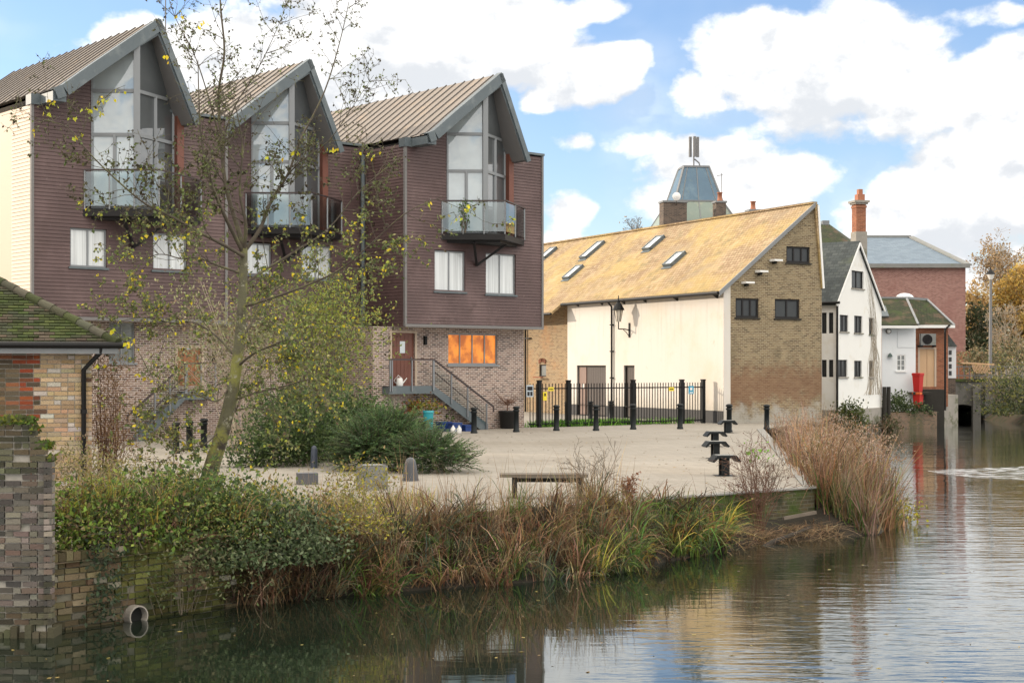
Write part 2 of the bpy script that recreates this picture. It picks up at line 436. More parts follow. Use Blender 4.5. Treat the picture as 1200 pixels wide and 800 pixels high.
M['pane_soffit'] = glass('pane_soffit', (.11,.125,.135), .02, .6, cior=2.2)  # darker base colour imitates the soffit reflected in the right gable panes
M['pane_dull'] = glass('pane_dull', (.20,.22,.22), .05, .5)
M['pane_glow_reflection'] = glass('pane_glow_reflection', (.30,.12,.02), .05, .5, emit=(1.0,.30,.03,.50), coat=.25)  # emission stands in for the orange sunset reflected in the glass
M['stair_glass'] = thin_glass('stair_glass', (.82,.88,.88), .12)
M['balcony_glass'] = thin_glass('balcony_glass', (.86,.94,.93), .62)
M['rail_metal'] = plain('rail_metal', (.22,.23,.245), .4, .5, .1)
M['dark_rail'] = plain('dark_rail', (.06,.045,.045), .5, .2, .1)
M['door_brown'] = plain('door_brown', (.16,.055,.035), .5, 0, .2, 2)
M['door_orange'] = plain('door_orange', (.33,.13,.05), .5, 0, .2, 2)
M['hbrick'] = brick('house_brick', [(.05,.04,.038), (.20,.12,.095), (.36,.245,.195), (.44,.32,.26), (.10,.07,.062)], (.52,.46,.42), ms=.013)
M['ybrick'] = brick('yellow_brick', [(.17,.12,.07), (.33,.23,.13), (.40,.29,.16), (.27,.17,.10)], (.36,.30,.22), stains=[((.42,.22,.10), .5, .5, .7, .5)], bump=.3)
M['gbrick'] = brick('gable_brick', [(.08,.058,.04), (.22,.155,.088), (.35,.265,.155), (.29,.23,.14), (.16,.10,.065)], (.33,.28,.19), ms=.014,
    stains=[((.12,.095,.06), .7, .48, .72, .6), ((.40,.32,.20), 1.7, .52, .72, .5), ((.09,.07,.05), 3.5, .6, .75, .6)],
    zst=[((.19,.092,.052), 1.0, 2.4, .6, 1.6), ((.38,.37,.34), -1.5, .45, .75, 1.5)], bump=.8)
M['redbrick'] = brick('hall_brick', [(.20,.085,.07), (.32,.155,.13), (.41,.225,.185), (.25,.11,.09)], (.36,.27,.25), ms=.01, stains=[((.23,.11,.10), .35, .5, .7, .5)])
M['redbrick2'] = brick('red_brick', [(.22,.075,.04), (.34,.12,.06), (.40,.16,.085)], (.32,.20,.14), stains=[((.16,.08,.06), .9, .5, .7, .5)])
M['dbrick'] = brick('dark_chimney_brick', [(.06,.05,.045), (.13,.10,.085), (.19,.14,.11)], (.2,.17,.14))
M['mossbrick'] = brick('moss_brick', [(.05,.045,.03), (.10,.08,.05), (.14,.11,.06)], (.12,.11,.08), ms=.012, stains=[((.055,.09,.016), .9, .42, .6, .9), ((.02,.028,.012), 1.6, .5, .65, .8), ((.11,.12,.03), 3, .6, .75, .6)], bump=.9)
M['render'] = plain('cream_render', (.61,.58,.54), .9, 0, .05, .8, .08, [((.58,.52,.44), .4, .47, .75), ((.50,.45,.38), 2.0, .62, .8), ((.60,.55,.47), 6, .6, .8)])
_m = M['render']; _n = NT(_m.node_tree); _b = _m.node_tree.nodes['Principled BSDF']; _c = _b.inputs['Base Color'].links[0].from_socket
_o = _n.n('ShaderNodeTexCoord').outputs['Object']; _z = _n.n('ShaderNodeSeparateXYZ', {'Vector': _o}).outputs['Z']
_s = _n.noise(_n.n('ShaderNodeMapping', {'Vector': _o, 'Scale': (3.2, 3.2, .16)}).outputs[0], 2.2, 5, .65)
_c = _n.mix(_n.math('MULTIPLY', _n.math('MULTIPLY', _n.step(_s, .52, .74), _n.step(_z, 1.0, 5.5)), .45), _c, (.40,.35,.29))
_z2 = _n.math('ADD', _z, _n.math('MULTIPLY', _n.noise(_o, 1.7, 5, .7), 1.1))
_c = _n.mix(_n.math('MULTIPLY', _n.math('SUBTRACT', 1.0, _n.step(_z2, .9, 1.9)), .5), _c, (.36,.32,.26))
_m.node_tree.links.new(_c, _b.inputs['Base Color'])
M['plinth'] = plain('black_plinth', (.035,.035,.037), .7, 0, .2)
M['render_white'] = plain('white_render', (.74,.74,.72), .9, 0, .06, .9, .2, [((.60,.56,.47), .8, .55, .8), ((.40,.36,.29), 2.2, .66, .8)])
M['annexwhite'] = plain('annex_white', (.72,.75,.78), .8, 0, .06, .9, .1, [((.52,.54,.52), 1.2, .62, .85)])
M['oldstone'] = plain('old_stone', (.30,.28,.25), .9, 0, .3, 1.2, .5, [((.10,.11,.06), 1.4, .5, .68), ((.42,.40,.37), 3, .58, .75)])
M['iron'] = plain('black_iron', (.006,.007,.008), .6, 0, .25, 4, spec=.25)
M['ironwet'] = plain('black_paint', (.007,.011,.013), .55, 0, .3, 6, spec=.3)
M['timber'] = plain('grey_timber', (.15,.125,.10), .85, 0, .4, 5, .4)
M['timber_dark'] = plain('dark_timber', (.026,.023,.019), .9, 0, .4, 5, .4)
M['concrete'] = plain('concrete', (.21,.215,.21), .9, 0, .25, 3, .3, [((.16,.18,.13), 2, .55, .7)])
M['slate'] = brick('slate', [(.03,.038,.04), (.05,.062,.064), (.075,.088,.088)], (.018,.022,.023), .32, .21, .012, [((.07,.085,.055), 1.2, .52, .7, .6)], .5, .6)
M['slate_blue'] = brick('blue_slate', [(.13,.175,.225), (.16,.21,.265), (.19,.245,.30)], (.12,.16,.205), .5, .3, .02, bump=.3, rough=.75)
M['mosstile'] = brick('moss_tile', [(.024,.032,.014), (.036,.048,.018), (.06,.05,.034)], (.014,.018,.009), .2, .13, .014, [((.04,.062,.014), .9, .47, .66, .7), ((.11,.07,.05), 1.1, .5, .66, .7)], .8)
M['oldtile'] = brick('old_tile', [(.25,.17,.10), (.35,.255,.15), (.44,.34,.215), (.30,.20,.12)], (.18,.12,.07), .22, .19, .02,
    [((.42,.31,.11), .28, .42, .62, .55), ((.27,.215,.15), .45, .52, .72, .6), ((.47,.35,.22), .8, .5, .7, .5), ((.17,.145,.08), 1.1, .53, .7, .65), ((.22,.14,.07), 3.2, .62, .76, .5)], .8)
M['blackgutter'] = plain('black_gutter', (.010,.010,.011), .55, 0, .2, spec=.3)
M['lead'] = plain('lead', (.20,.21,.22), .6, .1, .2)
M['bluemetal'] = plain('blue_metal', (.085,.15,.215), .5, .2, .2, 1.1, 0, [((.13,.20,.25), .9, .5, .7), ((.16,.21,.19), 1.7, .6, .75)])
M['greenmetal'] = plain('green_metal', (.20,.25,.22), .55, .2, .2, 1.1, 0, [((.30,.31,.24), .9, .5, .7)])
M['bridge_stone'] = plain('bridge_stone', (.155,.15,.14), .9, 0, .35, 1.0, .5, [((.06,.065,.045), 1.1, .46, .66), ((.24,.23,.21), 3, .58, .75)])
M['aerial'] = plain('aerial_grey', (.16,.16,.165), .5, .1, .1)
M['terracotta'] = plain('terracotta', (.35,.14,.08), .8, 0, .2)
M['white'] = plain('white_paint', (.75,.75,.74), .5, 0, .05)
M['red'] = plain('red_plastic', (.46,.018,.015), .5, 0, .12)
M['orangelid'] = plain('orange_plastic', (.75,.16,.05), .4, 0, .12)
M['blue'] = plain('blue_plastic', (.02,.055,.22), .4, 0, .15)
M['teal'] = plain('teal_plastic', (.02,.28,.34), .4, 0, .15)
M['lime'] = plain('lime_plastic', (.45,.62,.03), .4, 0, .12)
M['yellow'] = plain('yellow_sign', (.75,.60,.03), .5, 0, .05)
M['signblue'] = plain('sign_blue', (.02,.28,.45), .5, 0, .05)
M['ply'] = plain('plywood', (.56,.37,.22), .8, 0, .2, 1.2)
M['potblack'] = plain('black_pot', (.012,.012,.013), .55, 0, .2)
M['leaf'] = tint('leaf', .5, .34, .25, gain=1.22)
M['needle'] = tint('needle', .6, .2, .3, gain=1.5)
M['blade'] = tint('blade', .6, .3, .25, gain=1.12)
M['bricks'] = tint('weathered_brick', .9, 0, .2, .7, .35)
M['tilebits'] = tint('mossy_tile', .9, 0, .2, .7, .25)
M['mortar'] = plain('mortar', (.36,.335,.295), .95, 0, .25, 3, .5, [((.10,.11,.06), 1.5, .5, .7)])
M['mortar_dark'] = plain('dark_mortar', (.15,.14,.105), .95, 0, .3, 3, .5, [((.04,.05,.02), 1.5, .45, .65)])
M['bark'] = plain('bark', (.12,.115,.07), .9, 0, .4, 4, .8, [((.20,.20,.055), 2.2, .46, .58), ((.05,.042,.032), 4, .52, .64), ((.32,.31,.24), 6, .58, .68)])
M['twig'] = plain('twig', (.13,.105,.078), .9, 0, .3, 4)
M['branch'] = plain('branch_bark', (.085,.07,.052), .9, 0, .35, 4, 0, [((.13,.13,.06), 3, .5, .65)])
M['twig_pale'] = plain('twig_pale', (.34,.29,.225), .9, 0, .3, 4)
M['twig_red'] = plain('twig_red', (.14,.07,.045), .9, 0, .3, 4)
M['clay_pipe'] = plain('clay_pipe', (.29,.265,.235), .8, 0, .2, 4)
M['black_hole'] = plain('pipe_inside', (.01,.01,.01), .9)
M['lampglass'] = plain('lamp_glass', (.62,.58,.50), .3)

# water
m, nt, bs = new_mat('river_water'); M['water'] = m
ob = nt.n('ShaderNodeTexCoord').outputs['Object']
def ws(sx_, sy_, scale, det):
    mp = nt.n('ShaderNodeMapping', {'Vector': ob, 'Scale': (sx_, sy_, 1)}).outputs[0]
    return nt.noise(mp, scale, det, .5)
wind = nt.step(nt.noise(nt.n('ShaderNodeMapping', {'Vector': ob, 'Scale': (.55, .5, 1), 'Location': (3, 1, 0)}).outputs[0], .22, 3), .38, .62)
sxw = nt.n('ShaderNodeSeparateXYZ', {'Vector': ob})
open_ = nt.step(nt.math('SUBTRACT', sxw.outputs[0], nt.math('MULTIPLY', sxw.outputs[1], .18)), -3.5, 1.5)   # sheltered by the wall on the left
amp = nt.math('ADD', .09, nt.math('MULTIPLY', open_, nt.math('ADD', .55, nt.math('MULTIPLY', wind, .55))))
h = nt.math('ADD', nt.math('MULTIPLY', ws(.42, 1.6, 2.4, 3), .6), nt.math('MULTIPLY', ws(.5, 1.9, 7, 2), .13))
h = nt.math('MULTIPLY', nt.math('ADD', h, nt.math('MULTIPLY', ws(.35, .8, .8, 2), .8)), amp)
bp = nt.n('ShaderNodeBump', {'Height': h, 'Strength': 1.0, 'Distance': .0145})
fr = nt.n('ShaderNodeFresnel', {'IOR': 1.333, 'Normal': bp.outputs[0]}).outputs[0]
fr = nt.math('MINIMUM', nt.math('ADD', nt.math('MULTIPLY', fr, 1.34), .01), 1.0)
setp(nt, bs, Base_Color=(.010,.016,.010), Roughness=.5, Specular_IOR_Level=0.0)
gl_ = nt.n('ShaderNodeBsdfGlossy', {'Color': (.95,.97,.98,1), 'Roughness': .025, 'Normal': bp.outputs[0]})
mx_ = nt.n('ShaderNodeMixShader', {0: fr, 1: bs.outputs[0], 2: gl_.outputs[0]})
nt.t.links.new(mx_.outputs[0], nt.t.nodes['Material Output'].inputs['Surface'])

# ------------------------------------------------------------------ ground, water, quay
RIV = [(-5.84,19.0), (-3.7,21.5), (-1.5,24.0), (.6,26.0), (3.25,28.4), (6.2,30.6), (9.9,59), (13.9,67.3), (16.6,75.2), (19.9,80.6), (24.6,86), (28,96.5), (33,140), (70,900)]
mb = MB()
mb.face([(-900,18.7,-.02), (-6.0,18.7,-.02)]+[(x,y,-.02) for x, y in RIV]+[(70,1500,-.02), (-900,1500,-.02)])
struct('ground', mb, M['earth'])
mb = MB()
mb.face([(32,78,.0), (900,60,0), (900,1500,0), (100,1500,0), (36,140,0), (31.5,96.5,0), (31,88,0)])
for a, b in (((32,78),(31,88)), ((31,88),(31.5,96.5)), ((31.5,96.5),(36,140))):
    mb.face([(a[0],a[1],0), (b[0],b[1],0), (b[0]-1.6,b[1],-1.2), (a[0]-1.6,a[1],-1.2)])
struct('far_bank_ground', mb, M['earth'])
mb = MB(); mb.face([(-9,24,0), (-6.5,22.4,0), (-3.4,21.9,0), (-1.3,24.2,0), (.7,26.1,0), (3.25,28.5,0), (6.1,30.75,0), (9.8,59,0), (13.7,67.5,0), (10,90,0), (-30,90,0), (-30,30,0)])
struct('courtyard_paving', mb, M['paving'])
mb = MB()
for (a, b) in zip(RIV[3:6], RIV[4:7]):
    a, b = V3((*a,0)), V3((*b,0)); d = (b-a).normalized(); nrm = V3((-d.y, d.x, 0))
    mb.obox(a-nrm*.05, b-a, nrm*.27, V3((0,0,.03)))
struct('quay_kerb', mb, M['kerb'])
mb = MB(); mb.face([(-160,-30,WATER), (200,-30,WATER), (200,200,WATER), (-160,200,WATER)])
struct('river', mb, M['water'])
# earth margin at the foot of the wall
mb = MB(); rnd = random.Random(3)
foot = [(-4.25,21.05), (-3.0,21.8), (-1.2,22.7), (.35,23.4), (1.7,24.6), (3.1,26.4), (4.6,28.4), (6.2,29.5), (7.6,30.3), (8.4,32.0), (8.3,34.5), (8.2,38)]
top = [(-4.0,21.3), (-3.1,22.2), (-1.5,24.0), (.6,26.0), (1.9,27.2), (3.25,28.4), (5.2,29.9), (6.2,30.6), (6.3,30.8), (6.5,32.4), (6.8,34.8), (7.25,38.5)]
topz = [-.35,-.1,.05,.05,-.1,-.25,-.55,-.5,-.3,-.2,-.2,-.2]
K = 5; grid = []
for (fx,fy), (tx,ty), tz in zip(foot, top, topz):
    grid.append([V3((fx+(tx-fx)*k/K, fy+(ty-fy)*k/K, -1.0+(tz+1.0)*(k/K)**.8+rnd.uniform(-.05,.05))) for k in range(K+1)])
for i in range(len(grid)-1):
    for k in range(K): mb.face([grid[i][k], grid[i+1][k], grid[i+1][k+1], grid[i][k+1]], smooth=True)
struct('river_bank', mb, plain('bank_mud', (.026,.021,.014), .95, 0, .5, 2.5, .6))
# ------------------------------------------------------------------ the three townhouses
U = V3((-.6606,.7507,0)); V = V3((.7507,.6606,0)); HW = 6.99
FC = Facade((-4.016,56), V)
OV = 1.05
RPTS = [FC.Lz(x, y, OV) for x, y in ((497,161),(508,154.5),(530,135),(587,86.5),(620,189))]   # roof profile (L,z)
EAVE_Z = FC.z(475,161); RPTS = [(.0,EAVE_Z), (max(.25,RPTS[0][0]),EAVE_Z+.02)]+RPTS[1:]
def rz(L):
    for (a, za), (b, zb) in zip(RPTS, RPTS[1:]):
        if a <= L <= b: return za+(zb-za)*(L-a)/(b-a)
    return EAVE_Z
APEX = RPTS[4]; RT = RPTS[-1]; TH = .34
def inner(L): return rz(L)-TH
CB = 4.0                                           # underside of the cladding
BAL = [(1.7,.0), (3.559,1.64), (5.99,0)]; PROW = [(2.03,0), (3.112,.953), (4.95,0)]
FLOOR = FC.z(560,272,1.2)
DEPTH = 10.5
def townhouse(fac, label, wins, seed, ground_win, door, stair, pale_side=False, warm=False, pipe=True):
    rnd = random.Random(seed)
    base = fac.pt(HW/2, 0, -DEPTH/2)
    h = thing('townhouse', label, 'house', base, 'timber clad gabled townhouses')
    # boarded front, cut round the openings
    holes = [fac.rect(*w_) for w_ in wins]
    top = EAVE_Z-.06
    def ztop(L): return min(inner(L), top+5) if RPTS[1][0] < L < RT[0]-.0 and rz(L) > top+.2 else top
    def spans(v0, v1):
        z0, z1 = CB+v0, CB+v1; zm = (z0+z1)/2
        segs = []
        if zm < top: segs = [(0, HW)]
        else:
            La = next((l/100 for l in range(0, 400) if inner(l/100) > zm), None)
            Lb = next((l/100 for l in range(int(APEX[0]*100), 700) if inner(l/100) < zm), HW)
            if La is None or Lb <= La: return []
            segs = [(La, Lb)]
        cuts = [(a, b) for a, b, c, d in holes if c < zm < d]
        if zm > FLOOR: cuts.append((PROW[0][0]-.02, PROW[2][0]+.02))
        out = []
        for a, b in segs:
            cur = a
            for c, d in sorted(cuts):
                if c > cur: out.append((cur, min(c, b)))
                cur = max(cur, d)
            if cur < b: out.append((cur, b))
        return [(a, b, a, b) for a, b in out if b-a > .02]
    mb = MB(); pitch = .118
    lapped(mb, fac.pt(0,CB,0), fac.d, V3((0,0,1)), fac.n, pitch, int((APEX[1]-CB)/pitch), spans, .026)
    for L0, L1, z0, z1 in holes:                   # reveals
        c = [(L0,z0),(L1,z0),(L1,z1),(L0,z1)]
        for k in range(4):
            p, q = c[k], c[(k+1) % 4]; mb.face([fac.pt(*p,.02), fac.pt(*p,-.16), fac.pt(*q,-.16), fac.pt(*q,.02)][::-1])
    side = Facade(fac.pt(0,0,-DEPTH), -U)
    nrow = int((EAVE_Z-.35-CB)/pitch)
    fr = DEPTH if not pale_side else DEPTH-2.3
    lo = 0 if not pale_side else DEPTH-1.5
    lapped(mb, side.pt(0,CB,0), side.d, V3((0,0,1)), side.n, pitch, nrow+1, lambda a, b: [(lo, DEPTH, lo, DEPTH)] if not pale_side else [])
    mb.face([fac.pt(HW,CB,0), fac.pt(HW,CB,-DEPTH), fac.pt(HW,top,-DEPTH), fac.pt(HW,top,0)])
    mb.face([fac.pt(HW,CB,-DEPTH), fac.pt(0,CB,-DEPTH), fac.pt(0,top,-DEPTH), fac.pt(HW,top,-DEPTH)])
    mb.face([fac.pt(0,CB-.004,.03), fac.pt(0,CB-.004,-DEPTH), fac.pt(HW,CB-.004,-DEPTH), fac.pt(HW,CB-.004,.03)][::-1])
    mb.build('cladding', M['clad'], h)
    if pale_side:
        mb = MB(); lapped(mb, side.pt(0,CB-.7,0), side.d, V3((0,0,1)), side.n, pitch, nrow+6, lambda a, b: [(DEPTH-1.5, DEPTH-.05, DEPTH-1.5, DEPTH-.05)])
        o = mb.build('side_cladding', M['clad_pale'], h); o['label'] = 'pale boarding on the sunlit side wall'
        mb = MB(); mb.obox(side.pt(0,0,-.25), side.d*(DEPTH-1.5), side.n*.2, V3((0,0,EAVE_Z-.3))); mb.build('side_panel', M['beige'], h)
    # trims: corner boards, skirt, parapet cap
    mb = MB()
    fac.box(mb, -.03, .06, CB, top, -.06, .05); fac.box(mb, HW-.07, HW+.03, CB, top+.02, -.06, .05)
    fac.box(mb, -.02, HW+.02, CB-.02, CB+.09, -.05, .06)
    mb.build('corner_trim', M['soffit'], h)
    mb = MB(); fac.box(mb, RT[0]-.55, HW+.05, top, top+.09, -DEPTH, .09); fac.box(mb, -.06, RPTS[1][0]+.1, EAVE_Z-.34, EAVE_Z-.02, -.3, .1); fac.box(mb, RPTS[1][0]-.02, RPTS[1][0]+.42, EAVE_Z-.33, EAVE_Z-.03, .101, OV)
    mb.build('parapet_cap', M['zinc'], h)
    # roof: folded zinc shell with standing seams
    mb = MB(); inn = [(L, z-TH*(1.0 if i not in (0,) else .5)) for i, (L, z) in enumerate(RPTS)]
    inn[-1] = (RT[0]-.22, RT[1]+.02); inn[4] = (APEX[0]-.02, APEX[1]-TH*1.5)
    poly = [fac.pt(l,z,OV) for l, z in RPTS]+[fac.pt(l,z,OV) for l, z in inn[::-1]]
    for i in range(len(RPTS)-1):                    # outer and inner skins, as strips
        (a,za),(b,zb) = RPTS[i], RPTS[i+1]; (c,zc),(d,zd) = inn[i], inn[i+1]
        o0 = OV if i > 0 else .05
        mb.m = 0; mb.face([fac.pt(a,za,o0), fac.pt(b,zb,o0), fac.pt(b,zb,-DEPTH-.1), fac.pt(a,za,-DEPTH-.1)])
        mb.m = 1; mb.face([fac.pt(d,zd,o0), fac.pt(c,zc,o0), fac.pt(c,zc,-DEPTH-.1), fac.pt(d,zd,-DEPTH-.1)])
        mb.m = 2; mb.face([fac.pt(c,zc,o0), fac.pt(d,zd,o0), fac.pt(b,zb,o0), fac.pt(a,za,o0)])
        mb.face([fac.pt(c,zc,-DEPTH-.1), fac.pt(d,zd,-DEPTH-.1), fac.pt(b,zb,-DEPTH-.1), fac.pt(a,za,-DEPTH-.1)][::-1])
    mb.m = 2; mb.face([fac.pt(*RT,OV), fac.pt(*RT,-DEPTH), fac.pt(*inn[-1],-DEPTH), fac.pt(*inn[-1],OV)])
    rf = mb.build('roof', [M['zincroof'], M['soffit'], M['zinc']], h)
    mb = MB()
    o = OV-.45
    while o > -DEPTH:
        for i in range(1, 4):
            p, q = fac.pt(*RPTS[i], o), fac.pt(*RPTS[i+1], o)
            mb.bar(p+V3((0,0,.025)), q+V3((0,0,.025)), .035, .04)
        o -= .58
    mb.build('seam', M['seam'], rf)
    mb = MB()                                       # folded verge along the front edge
    for i in range(1, len(RPTS)-1):
        (a,za),(b,zb) = RPTS[i], RPTS[i+1]
        ww = .32 if i < 4 else .16
        dl, dz = b-a, zb-za; ln = math.hypot(dl, dz); nx, nz = dz/ln*ww, -dl/ln*ww
        e = .05; nx2, nz2 = -dz/ln*e, dl/ln*e
        mb.prism([fac.pt(a+nx,za+nz,OV+.005), fac.pt(b+nx,zb+nz,OV+.005), fac.pt(b+nx2,zb+nz2,OV+.005), fac.pt(a+nx2,za+nz2,OV+.005)], fac.n*.07)
        mb.prism([fac.pt(a,za+.003,OV+.004), fac.pt(b,zb+.003,OV+.004), fac.pt(b+nx2,zb+nz2,OV+.004), fac.pt(a+nx2,za+nz2,OV+.004)], fac.n*-.22)
    mb.build('verge', M['zinc'], h)
    # the prow window under the gable
    def pp(t, k): a, b = PROW[k], PROW[k+1]; return (a[0]+(b[0]-a[0])*t, a[1]+(b[1]-a[1])*t)
    fr_ = MB(); gl = MB()
    TR1, TR2 = FC.z(560,159,.5), FC.z(560,202,.5)
    for k in (0, 1):
        ts = [0,.25,.5,.75,1] if k == 0 else [0,.2,.4,.6,.8,1]
        low = [fac.pt(pp(t,k)[0], FLOOR, pp(t,k)[1]) for t in ts]
        hi = [fac.pt(pp(t,k)[0], max(FLOOR+.5, inner(pp(t,k)[0])-.03), pp(t,k)[1]) for t in ts]
        gl.m = k; gl.face(low+hi[::-1])
        for t in ((0,.5,1) if k == 0 else (.5,1)):
            p = pp(t,k); zt = inner(p[0])+.1
            if t == .5: zt = TR2 if k == 0 else min(zt, TR1)
            wdt = .2 if (k == 0 and t == 1) else (.1 if t != 0 else .07)
            fr_.rbox(fac.pt(p[0], FLOOR, p[1]+.02), wdt, wdt, max(.3, zt-FLOOR), .3)
        for z in (FLOOR+.05, TR2, TR1):
            a, b = pp(0,k), pp(1,k)
            if k == 1 and z == TR1: b = pp(.8,k)
            fr_.bar(fac.pt(a[0],z,a[1]+.02), fac.pt(b[0],z,b[1]+.02), .09, .11)
    gw = fr_.build('gable_window', M['frame_grey'], h); gl.build('pane', [M['pane_sky'], M['pane_soffit']], gw)
    mb = MB(); fac.box(mb, PROW[2][0], PROW[2][0]+.25, FLOOR, RT[1]+.75, -.02, .28); mb.build('window_reveal', M['door_brown'], h)
    # balcony
    mb = MB(); mb.prism([fac.pt(l, FLOOR-.26, o if o else .01) for l, o in BAL], V3((0,0,.22)))
    in2 = [(2.0,.02),(3.54,1.38),(5.6,.02)]; mb.prism([fac.pt(l, FLOOR-.36, o) for l, o in in2], V3((0,0,.1)))
    bal = mb.build('balcony', M['frame_dark'], h)
    RTOP = FC.z(560,234,1.2); rail = MB(); gls = MB(); pst = MB()
    for k in (0, 1):
        a, b = BAL[k], BAL[k+1]
        a = (a[0]+.03*(1-k)*2, a[1]+.03); b = (b[0], b[1]-.02 if k == 0 else .03)
        rail.bar(fac.pt(a[0],RTOP,a[1]), fac.pt(b[0],RTOP,b[1]), .06, .05)
        nseg = 3 if k == 0 else 2
        for j in range(nseg+1):
            t = j/nseg; p = (a[0]+(b[0]-a[0])*t, a[1]+(b[1]-a[1])*t)
            if k == 0 or j > 0:
                pst = MB(); pst.rbox(fac.pt(p[0],FLOOR-.04,p[1]), .045, .045, RTOP-FLOOR+.03, .4); pst.build('post', M['frame_grey'], bal)
        for j in range(nseg):
            t0, t1 = (j+.035)/nseg, (j+.965)/nseg
            p, q = (a[0]+(b[0]-a[0])*t0, a[1]+(b[1]-a[1])*t0), (a[0]+(b[0]-a[0])*t1, a[1]+(b[1]-a[1])*t1)
            gls.face([fac.pt(p[0],FLOOR+.06,p[1]), fac.pt(q[0],FLOOR+.06,q[1]), fac.pt(q[0],RTOP-.06,q[1]), fac.pt(p[0],RTOP-.06,p[1])])
    rail.build('handrail', M['dark_rail'], bal); gls.build('glass_panel', M['balcony_glass'], bal)
    mb = MB(); tip = fac.pt(3.3, CB+1.95, .05)
    tip = fac.pt(*FC.Lz(557.5,311), .06)
    mb.bar(tip, fac.pt(2.75, FLOOR-.34, .75), .09); mb.bar(tip, fac.pt(4.3, FLOOR-.34, .85), .09)
    mb.build('brace', M['frame_dark'], h)
    for r in holes: window(fac, r, h, M['frame_grey'], M['pane_curtain'], 2, o=-.05, sill=M['zinc'])
    # brick ground floor, set back
    bo = -.8; Lr = FC.L(614, bo)
    gf = Facade(fac.pt(-.9,0,bo), V); off = .9
    hl = []
    if ground_win: hl.append(gf.rect(*ground_win))
    dr = gf.rect(*door) if door else None
    if dr: hl.append(dr)
    mb = MB(); wall(mb, gf, rectpoly(0, Lr+off, -.1, CB), hl, depth=.16)
    rw = Facade(gf.pt(Lr+off,0,0), U); mb.face([rw.pt(0,-.1), rw.pt(DEPTH-1,-.1), rw.pt(DEPTH-1,CB), rw.pt(0,CB)])
    lw = gf.pt(0,0,0); mb.face([lw+U*9+V3((0,0,-.1)), lw+V3((0,0,-.1)), lw+V3((0,0,CB)), lw+U*9+V3((0,0,CB))])
    mb.build('brick_wall', M['hbrick'], h)
    if ground_win:
        window(gf, hl[0], h, M['frame_grey'], M['pane_glow_reflection'] if warm else M['pane_dull'], 4 if warm else 2, o=-.05, sill=M['frame_grey'])
    if dr:
        mb = MB(); gf.box(mb, dr[0], dr[1], dr[2], dr[3], -.13, -.07)
        for k in range(5): gf.box(mb, dr[0]+.1+k*(dr[1]-dr[0]-.2)/5+.006, dr[0]+.1+(k+1)*(dr[1]-dr[0]-.2)/5-.006, dr[2]+.1, dr[3]-.1, -.07, -.058)
        d = mb.build('front_door', M['door_brown'] if warm else M['door_orange'], h)
        g = MB(); gf.box(g, (dr[0]+dr[1])/2-.12, (dr[0]+dr[1])/2+.12, dr[2]+1.25, dr[2]+1.7, -.06, -.05); g.build('door_light', M['pane_sky'], d)
        g = MB(); gf.box(g, dr[1]-.16, dr[1]-.12, dr[2]+.9, dr[2]+1.1, -.06, .0); g.build('handle', M['aerial'], d)
        mb = MB(); gf.box(mb, dr[1]+.003, dr[1]+.09, dr[2], dr[3]+.08, -.1, .03); gf.box(mb, dr[0]-.09, dr[0]-.003, dr[2], dr[3]+.08, -.1, .03); gf.box(mb, dr[0], dr[1], dr[3]+.003, dr[3]+.08, -.1, .03)
        mb.build('door_frame', M['beige'], h)
        mb = MB(); l = dr[1]+.42; gf.box(mb, l, l+.1, dr[3]-.45, dr[3]-.1, .0, .12); mb.build('wall_light', M['iron'], h)
    if stair:
        lx0, lx1, ly, fx, fy, ht = stair           # landing left/right px, y, foot px, y, handrail rise in metres
        so_ = .38
        A0, zl = gf.Lz((lx0+lx1)/2, ly, so_); La, Lb = gf.L(lx0, so_), gf.L(lx1, so_)
        Lf = gf.L(fx, so_); dirn = 1 if Lf > Lb else -1
        Ls = Lb if dirn > 0 else La
        mb = MB()
        for oo in (-.72, so_):
            mb.prism([gf.pt(Ls,zl,oo), gf.pt(Ls,zl-.3,oo), gf.pt(Lf-.35*dirn,0,oo), gf.pt(Lf+.05*dirn,0,oo), gf.pt(Lf+.05*dirn,.22,oo)], gf.n*.05)
        gf.box(mb, La, Lb, zl-.3, zl, so_, so_+.05); gf.box(mb, La, Lb, zl-.06, zl-.01, .0, so_)
        le = La if dirn > 0 else Lb-.05
        gf.box(mb, le, le+.05, zl-.3, zl-.002, .0, so_)
        st = mb.build('staircase', M['zinc'], h)
        tr = MB(); ns = 9
        for k in range(ns):
            l = Ls+(Lf-Ls)*(k+.5)/ns; z = zl+(0-zl)*(k+.7)/ns
            gf.box(tr, l-.15, l+.15, z-.03, z+.01, .0, so_-.01)
        tr.build('tread', M['frame_grey'], st)
        po = MB(); ra = MB(); zr = zl+ht
        pts = [Ls+(Lf-Ls)*t for t in (0,.32,.62,.98)]
        for l in pts:
            z = zl-(zl)*(l-Ls)/(Lf-Ls); po = MB(); gf.box(po, l-.025, l+.025, max(0,z-.15), z+ht, so_+.05, so_+.10); po.build('post', M['rail_metal'], st)
        for l in ((La+.03, La+.12, (La+Lb)/2, Lb-.03) if dirn > 0 else (Lb-.03, (La+Lb)/2, La+.05)):
            po = MB(); gf.box(po, l-.025, l+.025, zl-.2, zr, so_+.051, so_+.101); po.build('post', M['rail_metal'], st)
        far = La if dirn > 0 else Lb
        ra.bar(gf.pt(far,zr,so_+.08), gf.pt(Ls,zr,so_+.08), .07, .06); ra.bar(gf.pt(Ls,zr,so_+.08), gf.pt(Lf+.3*dirn,ht-.1,so_+.08), .07, .06)
        ra.bar(gf.pt(Lf+.3*dirn,ht-.1,so_+.08), gf.pt(Lf+.3*dirn,ht-.32,so_+.08), .06, .06)
        ra.bar(gf.pt(Ls,zl+.55,so_+.08), gf.pt(Lf-.2*dirn,.62,so_+.08), .03, .03)
        ra.build('handrail', M['dark_rail'], st)
